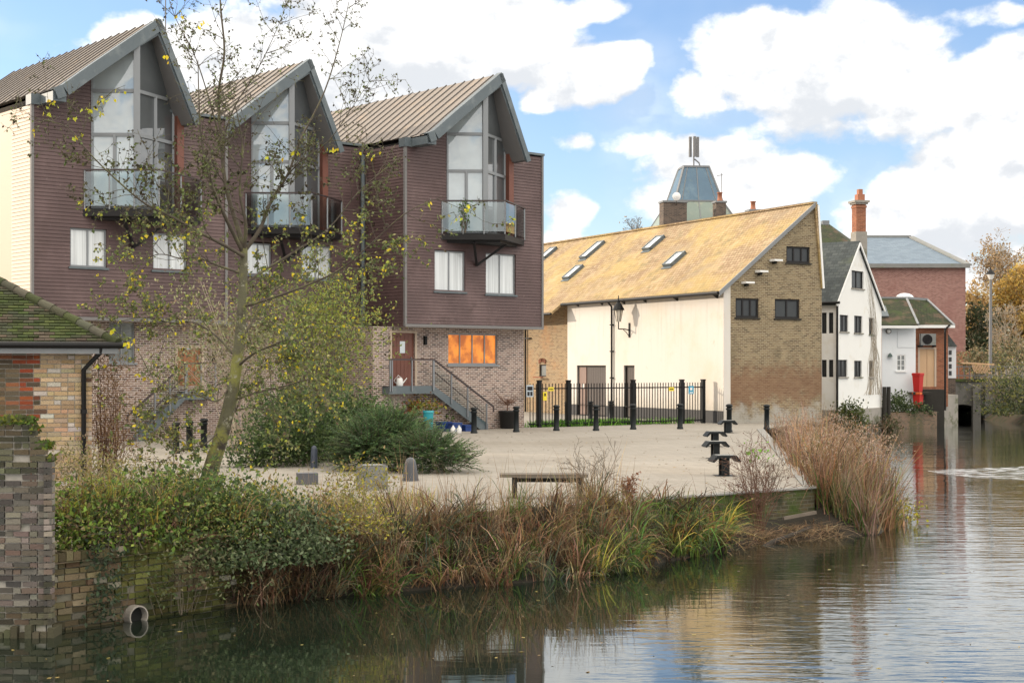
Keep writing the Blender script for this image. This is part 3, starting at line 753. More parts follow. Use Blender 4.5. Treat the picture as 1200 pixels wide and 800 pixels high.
        gls = MB()
        for a, b in zip(pts, pts[1:]):
            za, zb = zl-zl*(a-Ls)/(Lf-Ls), zl-zl*(b-Ls)/(Lf-Ls)
            gls.face([gf.pt(a+.04*dirn,za+.12,so_+.07), gf.pt(b-.04*dirn,zb+.12,so_+.07), gf.pt(b-.04*dirn,zb+ht-.12,so_+.07), gf.pt(a+.04*dirn,za+ht-.12,so_+.07)])
        gls.build('glass_panel', M['stair_glass'], st)
    if pipe:
        mb = MB(); q = side.pt(.0, 0, .12)
        p = fac.pt(-.1, 0, -2.55); mb.tube([p+V3((0,0,0)), p+V3((0,0,EAVE_Z-.4))], .09, 8); mb.build('downpipe', M['zinc'], h)
    return h

FA = Facade((-15.12,47), V); FB = Facade((-11.06,53.41), V)
townhouse(FA, 'nearest timber clad townhouse at the left with sunlit pale side wall', [(82,268,125,313),(179,274,219,317)], 1, (128,378,158,425), (208,408,236,452), (216,252,458,158,512,.95), pale_side=True, pipe=False)
townhouse(FB, 'middle timber clad townhouse set back and half hidden behind the bare tree', [(288,285,318,322),(353,288,388,327)], 2, (330,385,370,425), (412,400,436,455), None)
townhouse(FC, 'right hand timber clad townhouse whose ground floor window glows to imitate orange reflected sunlight', [(509,294,545,341.5),(569,297.5,604,345)], 3, (525,391,583,427), (459,390,486,452), (455,507,452,570,502,1.0), warm=True)
for f in (FA,):
    pass
p = P(194,60,50); p.z -= APEX[1]-1.4-.1
mb = MB()

t = thing('television_aerial', 'thin aerial pole on the ridge of the nearest townhouse', 'aerial', V3((p.x,p.y,13)))
mb.tube([p+V3((0,0,APEX[1]-1.4)), P(194,-6,50)], .022, 5); 
mb.build('mast', M['aerial'], t)
# ------------------------------------------------------------------ the barn with the golden tiled roof
UB = V3((-.4545,.8907,0)); VB = V3((.8907,.4545,0))
bc = P(848, HY, 65); bc.z = 0
FG = Facade(bc, VB)                                    # gable end
BL = 25.0
FW = Facade(bc+UB*BL, -UB)                             # long wall, L = BL at the near corner
barn = thing('old_barn', 'old brick and cream rendered barn with a long golden tiled roof', 'barn', bc+UB*8+VB*2)
zE = FG.z(848,337); RL, RZ = FG.Lz(953,241); gW = FG.L(963)
Lw = FW.L(665)                                          # where the rendered part starts
# rendered wall
doors = [FW.rect(676,428,710,483), FW.rect(731,428,743.5,486)]
doors = [(a,b,.02,d) for a,b,c,d in doors]
mb = MB(); wall(mb, FW, rectpoly(Lw, BL, .55, zE), [(a,b,max(c,.56),d) for a,b,c,d in doors], depth=.25)
mb.face([FW.pt(Lw,.0,0), FW.pt(Lw,.0,-.4), FW.pt(Lw,zE,-.4), FW.pt(Lw,zE,0)])
ret = FG.L(856)
mb.face([FG.pt(0,.0,.004), FG.pt(ret,.0,.004), FG.pt(ret,zE+ret*.8,.004), FG.pt(0,zE,.004)])
mb.build('rendered_wall', M['render'], barn)
mb = MB(); wall(mb, FW, rectpoly(Lw, BL+.02, -.1, .55), [(a,b,c,.56) for a,b,c,d in doors], o=.02, depth=.27); mb.build('plinth', M['plinth'], barn)
# brick part of the long wall
mb = MB(); sw = FW.rect(632,427,640,441, -.3)
wall(mb, FW, rectpoly(0, Lw+.05, -.1, zE-.1), [sw], o=-.3, depth=.2); mb.build('brick_wall', M['ybrick'], barn)
window(FW, sw, barn, M['frame_dark'], M['pane_dull'], 1, o=-.36, sill=M['redbrick2'])
mb = MB()
for k in range(7):
    a = math.pi*(k+.5)/7; c = (sw[0]+sw[1])/2
    p = FW.pt(c-math.cos(a)*.32, sw[3]+.02+math.sin(a)*.12, -.28); mb.bar(p, p+V3((0,0,.2))-FW.d*math.cos(a)*.08, .08, .05)
mb.build('window_arch', M['redbrick2'], barn)
# gable wall
holes = [FG.rect(862,349.5,889,372), FG.rect(908,350.5,937,373), FG.rect(921.5,289,949,308)]
outl = [(ret,-.1), (gW,-.1), (gW,EYE+(HY-338)/F*67.2), (RL+.16,RZ-.05), (RL,RZ), (0,zE), (ret, zE+.01)]
outl = [(ret,-.1), (gW,-.1), (gW,FG.z(963,338)), (RL+.14,RZ-.04), (RL,RZ), (ret,zE+(RZ-zE)*ret/RL)]
mb = MB(); wall(mb, FG, outl, holes, depth=.12); mb.build('gable_wall', M['gbrick'], barn)
for r, n in zip(holes, (3,2,3)): window(FG, r, barn, M['frame_dark'], M['pane_dark'], n, o=-.05, fw=.08, sill=M['timber_dark'])
mb = MB(); mb.face([FG.pt(gW,-.1), FG.pt(gW,-.1,-BL), FG.pt(gW,FG.z(963,338),-BL), FG.pt(gW,FG.z(963,338))]); mb.build('rear_wall', M['gbrick'], barn)
# roof planes
sl = V3((0,0,0)); ex = .28
dz = (RZ-zE)/RL
def ga(L, z, o): return FG.pt(L, z, o)
mb = MB(); T = .14
Ls_ = BL-Lw
def slab(L0, L1, o0, o1):
    z0, z1 = zE+dz*L0+.10, zE+dz*L1+.10
    mb.prism([ga(L0,z0,o0), ga(L1,z1,o0), ga(L1,z1-T,o0), ga(L0,z0-T,o0)], FG.n*(o1-o0))
slab(-ex, RL, .12, -Ls_); slab(-ex-.62, RL, -Ls_-.004, -BL-2)
mb.prism([ga(RL,RZ+.1,.1), ga(RL+.2,RZ+.06,.1), ga(gW+.08,FG.z(963,338),.1), ga(gW-.06,FG.z(963,338),.1)], FG.n*(-BL-2))
rf = mb.build('roof', M['oldtile'], barn)
mb = MB(); o = .1
while o > -BL-2:
    mb.bar(ga(RL+.02,RZ+.13,o), ga(RL+.02,RZ+.13,o-.42), .26, .08); o -= .44
mb.build('ridge_tiles', M['oldtile'], rf)
mb = MB(); mb.prism([ga(-ex-.05,zE-dz*ex-.16,.12), ga(RL,RZ-.07,.12), ga(RL,RZ+.13,.12), ga(-ex-.05,zE-dz*ex+.06,.12)], FG.n*.06); mb.build('verge', M['lead'], barn)
mb = MB(); mb.bar(FG.pt(gW+.02,FG.z(963,338),.06), FG.pt(RL+.2,RZ,.06), .14, .1); mb.build('bargeboard', M['white'], barn)
# skylights on the front slope
SN = (FG.n*0+V3((0,0,1))-VB*dz).normalized(); SU = (VB+V3((0,0,dz))).normalized()
def on_roof(px, py):
    a = V3((px-CX, F, HY-py)); o_ = V3((0,0,EYE)); pt0 = ga(0, zE+.10, 0)
    t = (pt0-o_).dot(SN)/a.dot(SN); return o_+a*t
for bx, by, tx, ty in ((640,303,649,294),(688,303,711,284),(668,327,688,312),(763,293,787,277),(788,312,812,296),(600,330,622,312)):
    a, b = on_roof(bx,by), on_roof(tx,ty); ln = min(1.5, max(1.0,(b-a).dot(SU)))
    a = a-UB*.0
    f_ = MB()
    f_.obox(a-UB*-.0, UB*.78, SU*.07, SN*.16); f_.obox(a+SU*(ln-.07), UB*.78, SU*.07, SN*.16)
    f_.obox(a, UB*.08, SU*ln, SN*.17); f_.obox(a+UB*.70, UB*.08, SU*ln, SN*.17)
    f_.obox(a-SU*.18, UB*.78, SU*.17, SN*.03)
    sk = f_.build('skylight', M['zinc'], barn)
    g = MB(); g.face([a+UB*.06+SU*.05+SN*.13, a+UB*.72+SU*.05+SN*.13, a+UB*.72+SU*(ln-.05)+SN*.13, a+UB*.06+SU*(ln-.05)+SN*.13][::-1]); g.build('pane', M['pane_curtain'], sk)
# eaves: gutter, rafter ends, downpipe
mb = MB(); g0, g1 = ga(-ex-.08, zE-dz*ex-.02, .1), ga(-ex-.08, zE-dz*ex-.02, -Ls_); mb.tube([g0,g1], .075, 8)
g0, g1 = ga(-ex-.70, zE-dz*(ex+.62)-.02, -Ls_), ga(-ex-.70, zE-dz*(ex+.62)-.02, -BL-2); mb.tube([g0,g1], .06, 8)
mb.build('gutter', M['blackgutter'], barn)
for x, y in ((678,356),(706,354),(732,353),(757,351),(794,349),(841,346)):
    L, z = FW.Lz(x, y); mb = MB(); mb.prism([FW.pt(L-.05,z-.14,.002), FW.pt(L-.05,z+.1,.002), FW.pt(L-.05,z+.1,.26), FW.pt(L-.05,z+.02,.26)], FW.d*.1); mb.build('rafter_end', M['timber_dark'], barn)
mb = MB(); L, z = FW.Lz(718,350)
mb.tube([FW.pt(L-.1,zE-dz*ex-.06,.34), FW.pt(L,z-.15,.3), FW.pt(L+.05,z-.4,.09), FW.pt(L+.05,.05,.09)], .05, 8)
for k in range(4): FW.box(mb, L-.03, L+.13, .6+k*1.3, .66+k*1.3, .0, .16)
mb.build('downpipe', M['blackgutter'], barn)
L = FW.L(617.5, -.3)
mb = MB(); mb.tube([FW.pt(L,0,-.2), FW.pt(L,zE-.4,-.2), FW.pt(L-.3,zE-.15,.2)], .05, 8); FW.box(mb, L-.05, L+.55, 4.0, 4.06, -.3, -.15); mb.build('downpipe', M['blackgutter'], barn)
# doors
for (a, b, c, d), mt, n in zip(doors, ('timber_dark','timber_green'), (2,1)):
    if mt == 'timber_green': M[mt] = plain('green_door', (.035,.065,.06), .5, 0, .2, 2)
    mb = MB()
    for k in range(n):
        l0, l1 = a+.07+(b-a-.14)*k/n, a+.07+(b-a-.14)*(k+1)/n
        npl = 5 if n == 1 else 6
        for j in range(npl): FW.box(mb, l0+(l1-l0)*j/npl+.006, l0+(l1-l0)*(j+1)/npl-.006, c+.03, d-.07, -.2, -.14)
    dd = mb.build('door', M['door_dark'] if 'door_dark' in M else M.setdefault('door_dark', plain('dark_door', (.05,.035,.03), .55, 0, .25, 2)) if n == 2 else M[mt], barn)
    mb = MB(); FW.box(mb, a, a+.07, c, d, -.22, -.08); FW.box(mb, b-.07, b, c, d, -.22, -.08); FW.box(mb, a+.07, b-.07, d-.07, d, -.22, -.08); mb.build('door_frame', M['timber_dark'], dd)
    if n == 2:
        mb = MB(); m_ = a+(b-a)*.27; FW.box(mb, a+.09, m_, c+.03, d-.09, -.139, -.1); o = mb.build('door_leaf', plain('pinkish_door', (.20,.125,.10), .5, 0, .15, 2), dd)
        mb = MB(); FW.box(mb, a+.38, a+.58, 1.35, 1.6, -.099, -.09); mb.build('notice', M['white'], dd)
# little flood lights high on the gable
for i, (x, y) in enumerate(((906,306),(889,319),(873,332))):
    L, z = FG.Lz(x, y)
    t = thing('floodlight', ['topmost of three pale floodlight boxes stepping down the barn verge', 'middle of three pale floodlight boxes stepping down the barn verge', 'lowest of three pale floodlight boxes stepping down the barn verge'][i], 'light', FG.pt(L,z,0), 'floodlights on the barn gable')
    mb = MB(); mb.prism([FG.pt(L-.22,z-.03,.03), FG.pt(L-.22,z+.08,.03), FG.pt(L-.22,z+.06,.42), FG.pt(L-.22,z-.02,.42)], FG.d*.44); mb.build('housing', M['white'], t)
    mb = MB(); FG.box(mb, L-.06, L+.06, z-.12, z-.035, .003, .2); mb.build('bracket', M['iron'], t)
# wall lantern on its bracket
L, z = FW.Lz(738, 388); la = thing('wall_lantern', 'black iron lantern on a bracket over the barn door', 'lantern', FW.pt(L,z,0))
mb = MB(); FW.box(mb, L-.05, L+.05, z-.3, z+.4, .003, .05); q = FW.pt(L-.02,z+.1,.62)
mb.tube([FW.pt(L,z+.05,.03), FW.pt(L-.0,z+.1,.3), q], .03, 6); mb.tube([FW.pt(L,z-.25,.04), FW.pt(L,z-.05,.2), FW.pt(L,z+.07,.36)], .018, 5); mb.tube([q, q+V3((0,0,.35))], .03, 6); mb.build('bracket', M['iron'], la)
mb = MB(); mb.lathe(q+V3((0,0,.35)), [(.10,0),(.20,.55)], 6, smooth=False); mb.build('lamp_glass', M['lampglass'], la)
mb = MB(); mb.lathe(q+V3((0,0,.905)), [(.29,0),(.27,.06),(.13,.32),(.08,.36),(.08,.46),(.03,.5),(.02,.7)], 10, smooth=False)
for k in range(6):
    a = k*math.pi/3; mb.bar(q+V3((.105*math.cos(a),.105*math.sin(a),.35)), q+V3((.205*math.cos(a),.205*math.sin(a),.9)), .02)
mb.build('lamp_hood', M['iron'], la)

# ------------------------------------------------------------------ railings and gate
g0 = G(617,501); FF = Facade(g0, (G(828,495.5)-g0).to_2d()); fl = (G(828,495.5)-g0).length
fence = thing('metal_railings', 'black iron railings with a gate in front of the rendered barn wall', 'railings', FF.pt(fl/2,0,0))
ztop = FF.z(720,449.5)
pxp = [632,666,742,799,824]; posts = [FF.L(x) for x in pxp]
segs = [(0.02,posts[0]),(posts[0],posts[1]),(posts[1],posts[2]),(posts[2],posts[3]),(posts[3],posts[4])]
for L in posts:
    mb = MB(); FF.box(mb, L-.075, L+.075, 0, ztop+.12, -.075, .075); mb.prism([FF.pt(L-.09,ztop+.12,-.09),FF.pt(L+.09,ztop+.12,-.09),FF.pt(L+.09,ztop+.12,.09),FF.pt(L-.09,ztop+.12,.09)], V3((0,0,.05))); mb.build('fence_post', M['iron'], fence)
for i, (a, b) in enumerate(segs):
    mb = MB(); FF.box(mb, a+.08, b-.08, .12, .17, -.02, .02); FF.box(mb, a+.08, b-.08, ztop-.2, ztop-.15, -.02, .02)
    n = max(2, int((b-a)/.145))
    for k in range(1, n):
        l = a+(b-a)*k/n; FF.box(mb, l-.014, l+.014, .06, ztop+.03, -.014, .014)
    mb.build('gate' if i in (0,4) else 'railing_panel', M['iron'], fence)
def fence_sign(x0,y0,x1,y1, m, label, marks=None):
    r = FF.rect(x0,y0,x1,y1,.05); t = thing('fence_sign', label, 'sign', FF.pt(r[0],r[2],.05), 'small signs on the railings')
    mb = MB(); FF.box(mb, r[0], r[1], r[2], r[3], .035, .05); mb.build('plate', M[m], t)
    mb = MB(); w_, h_ = r[1]-r[0], r[3]-r[2]
    for u0,v0,u1,v1 in marks or []: FF.box(mb, r[0]+w_*u0, r[0]+w_*u1, r[2]+h_*v0, r[2]+h_*v1, .051, .055)
    if marks: mb.build('sign_mark', M['white'] if m in ('signblue','blue') else M['frame_dark'], t)
M['notice'] = plain('notice_grey', (.45,.52,.58), .5)
fence_sign(617,451,625,465, 'notice', 'pale grey notice with dark panels at the house end of the railings', [(.12,.55,.88,.88),(.12,.1,.45,.45),(.55,.1,.88,.45)])
fence_sign(636.5,459,641,469, 'yellow', 'upright yellow sign on the railings beside the gate post', [(.3,.5,.7,.85)])
fence_sign(642.5,453.5,649,458, 'yellow', 'small wide yellow sign high on the railings near the brick wall', [(.15,.35,.85,.6)])
fence_sign(784,453.5,790,458, 'yellow', 'small wide yellow sign high on the railings before the cream wall', [(.15,.35,.85,.6)])
fence_sign(807,452,813,461.5, 'signblue', 'blue sign with white mark on the right hand gate', [(.3,.45,.7,.8),(.2,.12,.8,.25)])

# ------------------------------------------------------------------ buildings behind
# mansard tower
tw = thing('mansard_tower', 'blue metal clad mansard roof tower rising behind the barn roof', 'building', P(808, HY, 100)*1.0)
D = 100; k_ = D/F
def PX(px, py, d=D): return P(px, py, d)
ct = P(812, HY, D+4); ang = .10
def ring(hw, hd, z): 
    ca, sa = math.cos(ang), math.sin(ang); return [V3((ct.x+x*ca-y*sa, ct.y+x*sa+y*ca, z)) for x, y in ((-hw,-hd),(hw,-hd),(hw,hd),(-hw,hd))]
zt, zm_, zb = PX(0,197).z, PX(0,240).z, PX(0,272).z
ct = P(813, HY, D)
r0, r1, r2, r3 = ring(2.55,2.3,zb-6), ring(2.55,2.3,zb), ring(1.6,1.5,zm_+.1), ring(.85,.8,zt)
mb = MB()
for a, b in ((r2,r3),):
    for i in range(4): mb.face([a[i], a[(i+1)%4], b[(i+1)%4], b[i]])
mb.face(r3); mb.build('upper_roof', M['bluemetal'], tw)
mb = MB()
r1b = ring(2.75,2.4,zb)
for i in range(4): mb.face([r1b[i], r1b[(i+1)%4], r2[(i+1)%4], r2[i]])
mb.build('lower_roof', M['greenmetal'], tw)
mb = MB()
for i in range(4): mb.face([r0[i], r0[(i+1)%4], r1[(i+1)%4], r1[i]])
mb.face(r1); mb.build('wall', M['dbrick'], tw)
mb = MB()
for i in range(4): mb.bar(r2[i], r3[i], .12, .1); mb.bar(r1b[i], r2[i], .12, .1); mb.bar(r3[i], r3[(i+1)%4], .12); mb.bar(r2[i], r2[(i+1)%4], .1)
for t in (.15,.5,.86): mb.bar(r2[0].lerp(r2[1],t), r3[0].lerp(r3[1],t), .05); mb.bar(r1b[0].lerp(r1b[1],t), r2[0].lerp(r2[1],t), .05)
mb.build('hip_trim', M['lead'], tw)
an = thing('phone_antenna', 'pale grey panel antennas on a short mast above the blue tower', 'antenna', V3((ct.x, ct.y, zt)))
mb = MB(); c = V3((ct.x, ct.y, zt)); mb.tube([c, c+V3((0,0,2.0))], .05, 6); mb.tube([c+V3((.45,0,0)), c+V3((.35,0,.35)), c+V3((.05,0,.6))], .05, 6); mb.build('mast', M['aerial'], an)
for dx, dy in ((-.25,-.12),(.02,-.28),(.25,-.05)):
    mb = MB(); mb.rbox(c+V3((dx,dy,.72)), .17, .14, 1.35, .3); mb.build('panel', M['aerial'], an)
def chimney(px0, px1, ytop, ybot, d, label, mat, pots=(), cap=True, depth=.9):
    a, b = P(px0, ybot, d), P(px1, ytop, d); z0, z1 = a.z-1.5, b.z; cx = (a.x+b.x)/2; w_ = b.x-a.x
    t = thing('chimney_stack', label, 'chimney', V3((cx, d, z0)))
    mb = MB(); mb.rbox(V3((cx,d,z0)), w_, depth, z1-z0-.12, .2); mb.build('stack', mat, t)
    mb = MB(); mb.rbox(V3((cx,d,z1-.12)), w_+.12, depth+.12, .12, .2); mb.build('chimney_cap', M['lead'] if cap else mat, t)
    for x, yt in pots:
        p = P(x, yt, d); mb = MB(); h = p.z-z1; mb.lathe(V3((p.x,d,z1)), [(.19,0),(.15,h*.3),(.14,h*.85),(.18,h*.88),(.18,h)], 10); mb.build('chimney_pot', M['terracotta'], t)
    return t
chimney(774.5,803,236,270,96, 'broad dark brick chimney in front of the blue tower', M['dbrick'])
chimney(837,849,236,262,96, 'narrow brick chimney with one clay pot at the right of the blue tower', M['dbrick'], ((843.5,225.5),), depth=.7)
chimney(876,890,246,256,92, 'small chimney with a clay pot poking above the barn ridge', M['dbrick'], ((882.5,236),), depth=.7)
t = thing('satellite_dish', 'small white dish beside the broad dark chimney', 'dish', P(793,232,94.9)); mb = MB(); c = P(793,230,94.9)
mb.lathe(c, [(.02,.0),(.16,.03),(.26,.07),(.27,.075)], 14); d_ = mb.build('dish', M['white'], t); d_.location = c-V3(t.location)
for v in d_.data.vertices: v.co = V3((v.co.x+t.location.x-c.x, v.co.z+t.location.z-c.z, v.co.y+t.location.y-c.y))
mb = MB(); mb.tube([c+V3((0,.05,-.1)), P(793,240,95.6)], .03, 5); mb.build('arm', M['aerial'], t)
t = thing('roof_aerial', 'thin aerial pole above the narrow clay pot chimney', 'aerial', P(846,236,96)); mb = MB(); mb.tube([P(846,237,96.2), P(845.5,203,96.2)], .025, 5); mb.tube([P(840,206,96.2), P(847,205,96.2)], .02, 4); mb.build('mast', M['aerial'], t)

# mossy hipped roof with the tall red chimney
hb = thing('hipped_roof_house', 'house with dark mossy hipped roof between barn and red chimney', 'house', P(975,HY,92))
mb = MB(); a, b = P(950,286,90), P(1002,290,90); c, d = P(963,262,94), P(971,262,94); e, f = P(950,286,100), P(1010,290,100)
mb.face([a,b,d,c]); mb.face([b,f,d]); mb.face([f,e,c,d]); mb.face([e,a,c]); mb.build('roof', M['mosstile'], hb)
mb = MB(); mb.prism([P(950,286,90.3), P(1001,290,90.3), P(1006,290,99.6), P(951,286,99.6)], V3((0,0,-9))); mb.build('wall', M['redbrick2'], hb)
mb = MB(); mb.bar(c, d, .5, .35); mb.build('ridge_cap', M['lead'], hb)
rc = thing('tall_chimney', 'tall ornate red brick chimney with stone cap above the white cottage', 'chimney', P(1006,300,86))
c = P(1006.5,300,86); z = lambda y: P(0,y,86).z; w0 = 12*86/F
mb = MB(); mb.rbox(V3((c.x,c.y,z(330))), w0*1.15, .75, z(272)-z(330), .2); mb.build('chimney_base', M['oldstone'], rc)
mb = MB(); mb.rbox(V3((c.x,c.y,z(272))), w0, .62, z(240)-z(272), .2); mb.rbox(V3((c.x,c.y,z(244))), w0*1.12, .7, .12, .2); mb.build('stack', M['redbrick2'], rc)
mb = MB(); mb.rbox(V3((c.x,c.y,z(240))), w0*1.3, .8, .1, .2); mb.rbox(V3((c.x,c.y,z(238))), w0*1.55, .95, .12, .2); mb.build('chimney_cap', M['oldstone'], rc)
mb = MB(); mb.rbox(V3((c.x+.05,c.y,z(236))), w0*.72, .45, z(228)-z(236), .2); mb.rbox(V3((c.x+.05,c.y,z(228))), w0*.4, .3, z(222)-z(228), .2); mb.build('chimney_pot', M['terracotta'], rc)

# white gabled cottage
cA, cB = P(980,HY,75), P(1033,HY,80)
FCg = Facade.px(980,75,1033,80); Wc = FCg.W
FCl = Facade(cA+V3((-FCg.d.y, FCg.d.x,0))*7, -V3((-FCg.d.y, FCg.d.x,0)))
ct_ = thing('white_cottage', 'tall white rendered cottage with steep gable at the river edge', 'house', FCg.pt(Wc/2,0,-3))
eL, eR, ap = FCg.z(980,352), FCg.z(1033,362), FCg.Lz(1005,286)
hs = [FCg.rect(*r) for r in ((984,369,994,388.5),(1001,370,1010.5,390),(1018.5,372.5,1024,391.5),(982.5,421.5,993,441.5),(1001,422.5,1010,441.5),(1018.5,422.5,1023,441.5),(998,317.5,1012,338))]
mb = MB(); wall(mb, FCg, [(0,.3),(Wc,.3),(Wc,eR),ap,(0,eL)], hs, depth=.12)
hl = [(a,b,c,d) for a,b,c,d in ((7-.40,7-.16,hs[0][2]-.1,hs[0][3]+.1),(7-.78,7-.52,hs[0][2]-.1,hs[0][3]+.1),(7-.40,7-.16,hs[3][2],hs[3][3]),(7-.78,7-.52,hs[3][2],hs[3][3]))]
wall(mb, FCl, rectpoly(0,7,.3,eL), hl, depth=.12)
mb.build('wall', M['render_white'], ct_)
for r in hs: window(FCg, r, ct_, M['frame_dark'], M['pane_dark'], 2 if r[1]-r[0] > .35 else 1, o=-.07, fw=.05, sill=M['oldstone'])
for r in hl: window(FCl, r, ct_, M['frame_dark'], M['pane_dark'], 1, o=-.05, fw=.05)
mb = MB(); FCg.box(mb, -.06, Wc+.05, WATER-.2, .3, -3, .07); mb.obox(FCl.pt(0,WATER-.2,-.2), FCl.d*7.05, FCl.n*.27, V3((0,0,1.2-WATER*0))); mb.build('plinth', M['oldstone'], ct_)
mb = MB(); B_ = 8
def cr(L, z, o): return FCg.pt(L, z, o)
sl_ = (ap[1]-eL)/ap[0]; sr_ = (ap[1]-eR)/(Wc-ap[0])
for (la, za, lb, zb_) in ((-.25,eL-.25*sl_,ap[0],ap[1]),(Wc+.12,eR-.12*sr_,ap[0],ap[1])):
    mb.prism([cr(la,za+.02,.12), cr(lb,zb_+.02,.12), cr(lb,zb_+.16,.12), cr(la,za+.16,.12)], FCg.n*-B_)
mb.build('roof', M['slate'], ct_)
mb = MB()
mb.bar(cr(-.28,eL-.25*sl_,.14), cr(ap[0],ap[1]+.03,.14), .05, .11); mb.bar(cr(Wc+.14,eR-.12*sr_,.14), cr(ap[0],ap[1]+.03,.14), .05, .11); mb.build('bargeboard', M['white'], ct_)
mb = MB(); p = FCg.pt(-.12,0,.1); mb.tube([p+V3((0,0,.0)), p+V3((0,0,eL-.2))], .06, 7); mb.tube([FCl.pt(0,eL-.12,.28), FCl.pt(7.3,eL-.12,.28)], .07, 7); mb.build('downpipe', M['blackgutter'], ct_)
# bare creeper on the cottage gable
rnd = random.Random(5)
cr_ = thing('bare_creeper', 'leafless brown creeper climbing the right side of the white gable', 'creeper', FCg.pt(Wc*.8,.3,.05))
mb = MB()
for k in range(30):
    L, z = FCg.Lz(1021+rnd.gauss(0,6), 440+rnd.uniform(-10,10)); top_ = rnd.uniform(3.0,7.3); pts = []
    for j in range(9):
        t = j/8; zz = 1+(top_-1)*t; tgt = FCg.L(1026-20*max(0,(t-.45))/.55*(top_/7.3)) if top_ > 4 else FCg.L(1026)
        L += (tgt-L)*.2+rnd.gauss(0,.15); Lc = min(Wc-.02, L)
        zlim = eR+(Wc-Lc)*sr_-.1
        pts.append(FCg.pt(Lc, min(zz, zlim), .03))
    mb.tube(pts, [.010*(1-.6*j/8) for j in range(9)], 4, False)
mb.build('stem', M['twig_pale'], cr_)

# white annex and its brick bay under a mossy roof
FX = Facade.px(1033.5,84,1073,84); 
ax = thing('riverside_annex', 'low white annex with mossy tiled roof and red brick bay beside the river', 'house', FX.pt(FX.W/2,0,-2))
zx = FX.z(1050,378); hw = [FX.rect(1050.5,415.5,1061,434.5)]
mb = MB(); wall(mb, FX, rectpoly(0,FX.W,-.2,zx), hw, depth=.1); mb.face([FX.pt(FX.W,-.2), FX.pt(FX.W,-.2,-1.2), FX.pt(FX.W,zx,-1.2), FX.pt(FX.W,zx)])
mb.build('wall', M['annexwhite'], ax)
window(FX, hw[0], ax, M['frame_white'], M['pane_dull'], 2, o=-.02, rows=3, fw=.06, sill=M['white'])
mb = MB(); FX.box(mb, *FX.rect(1052,378,1072,407)[:2], FX.z(1060,407), FX.z(1060,379), .003, .03); mb.build('vent_panel', M['annexwhite'], ax)
FY = Facade.px(1073,85.2,1111,85.2); zy = FY.z(1090,384); dr = FY.rect(1077,408,1096,453)
mb = MB(); wall(mb, FY, rectpoly(0,FY.W,.2,zy+.1), [dr], depth=.1); mb.face([FY.pt(FY.W,.2), FY.pt(FY.W,.2,-5), FY.pt(FY.W,zy,-5), FY.pt(FY.W,zy)]); mb.build('brick_wall', M['redbrick2'], ax)
mb = MB(); FY.box(mb, dr[0]+.05, (dr[0]+dr[1])/2-.01, dr[2], dr[3]-.05, -.1, -.05); FY.box(mb, (dr[0]+dr[1])/2+.01, dr[1]-.05, dr[2], dr[3]-.05, -.1, -.05); d_ = mb.build('boarded_door', M['ply'], ax)
mb = MB(); FY.box(mb, dr[0]-.06, dr[0]+.045, dr[2], dr[3]+.05, -.09, .02); FY.box(mb, dr[1]-.045, dr[1]+.06, dr[2], dr[3]+.05, -.09, .02); FY.box(mb, dr[0]+.045, dr[1]-.045, dr[3]-.045, dr[3]+.05, -.09, .02); mb.build('door_frame', M['beige'], d_)
mb = MB(); fl_ = FY.rect(1070,455,1098,480); mb.obox(FY.pt(0,-.9,.004), FY.d*1.35, FY.n*1.0, V3((0,0,FY.z(1085,456)+.9))); mb.build('platform', M['timber_dark'], ax)
mb = MB(); a, b, c, d = P(1026,380,83.4), P(1076,380,83.4), P(1062,349,87.5), P(1024,349,87.5)
e, f, g_ = P(1118,381,84.8), P(1086,351,88), P(1062,349,87.9)
mb.face([a,b,c,d]); mb.face([b,P(1076,381,84.7),e,f,c]); mb.face([e,P(1119,381,92),f]); mb.face([P(1119,381,92),P(1024,381,92),d,c,f])
mb.face([a,b,b-V3((0,0,.1)),a-V3((0,0,.1))][::-1]); mb.build('roof', M['mosstile'], ax)
mb = MB(); mb.bar(b, c, .12, .1); mb.bar(e, f, .14, .12); mb.bar(d, c, .2, .12); mb.bar(c, f, .2, .14); mb.build('ridge_tiles', M['lead'], ax)
mb = MB(); mb.bar(a-V3((0,0,.14)), b-V3((0,0,.14)), .08, .15); mb.build('fascia', M['white'], ax); mb = MB(); mb.bar(P(1075,382.5,84.75), P(1119,382.5,84.75), .08, .16); mb.build('fascia', M['white'], ax)
mb = MB(); p = P(1107.5,HY,84.7); mb.tube([V3((p.x,p.y,.0)), V3((p.x,p.y,zy-.1)), V3((p.x+.25,p.y-.1,zy+.15))], .06, 7); mb.build('downpipe', M['blackgutter'], ax)
mb = MB(); c = P(1064,347,87); mb.lathe(P(1060,349.5,88.3), [(.55,0),(.54,.06),(.45,.18),(.25,.28),(.03,.31)], 14); mb.build('roof_dome', M['pane_curtain'], ax)
sk_ = MB(); sk_.obox(P(1033,371.5,84.25), V3((.42,0,0)), V3((0,.85,.62)), V3((0,-.05,.06))); sk_.build('skylight', M['zinc'], ax)
r = FY.rect(1077,391,1094.5,404.5); ac = thing('air_conditioner', 'boxed air conditioning unit with round fan above the boarded door', 'air conditioner', FY.pt((r[0]+r[1])/2,r[2],.2))
mb = MB(); FY.box(mb, r[0], r[1], r[2], r[3], .08, .42); mb.build('casing', M['concrete'], ac)
mb = MB(); cx_ = r[0]+(r[1]-r[0])*.42
for rr in (.27,.2,.13,.06): mb.tube([FY.pt(cx_+rr*math.cos(k*math.pi/10), (r[2]+r[3])/2+rr*math.sin(k*math.pi/10), .44) for k in range(21)], .014, 4, False)
mb.face([FY.pt(cx_+.27*math.cos(k*math.pi/10), (r[2]+r[3])/2+.27*math.sin(k*math.pi/10), .424) for k in range(20)]); mb.build('fan', M['frame_dark'], ac)
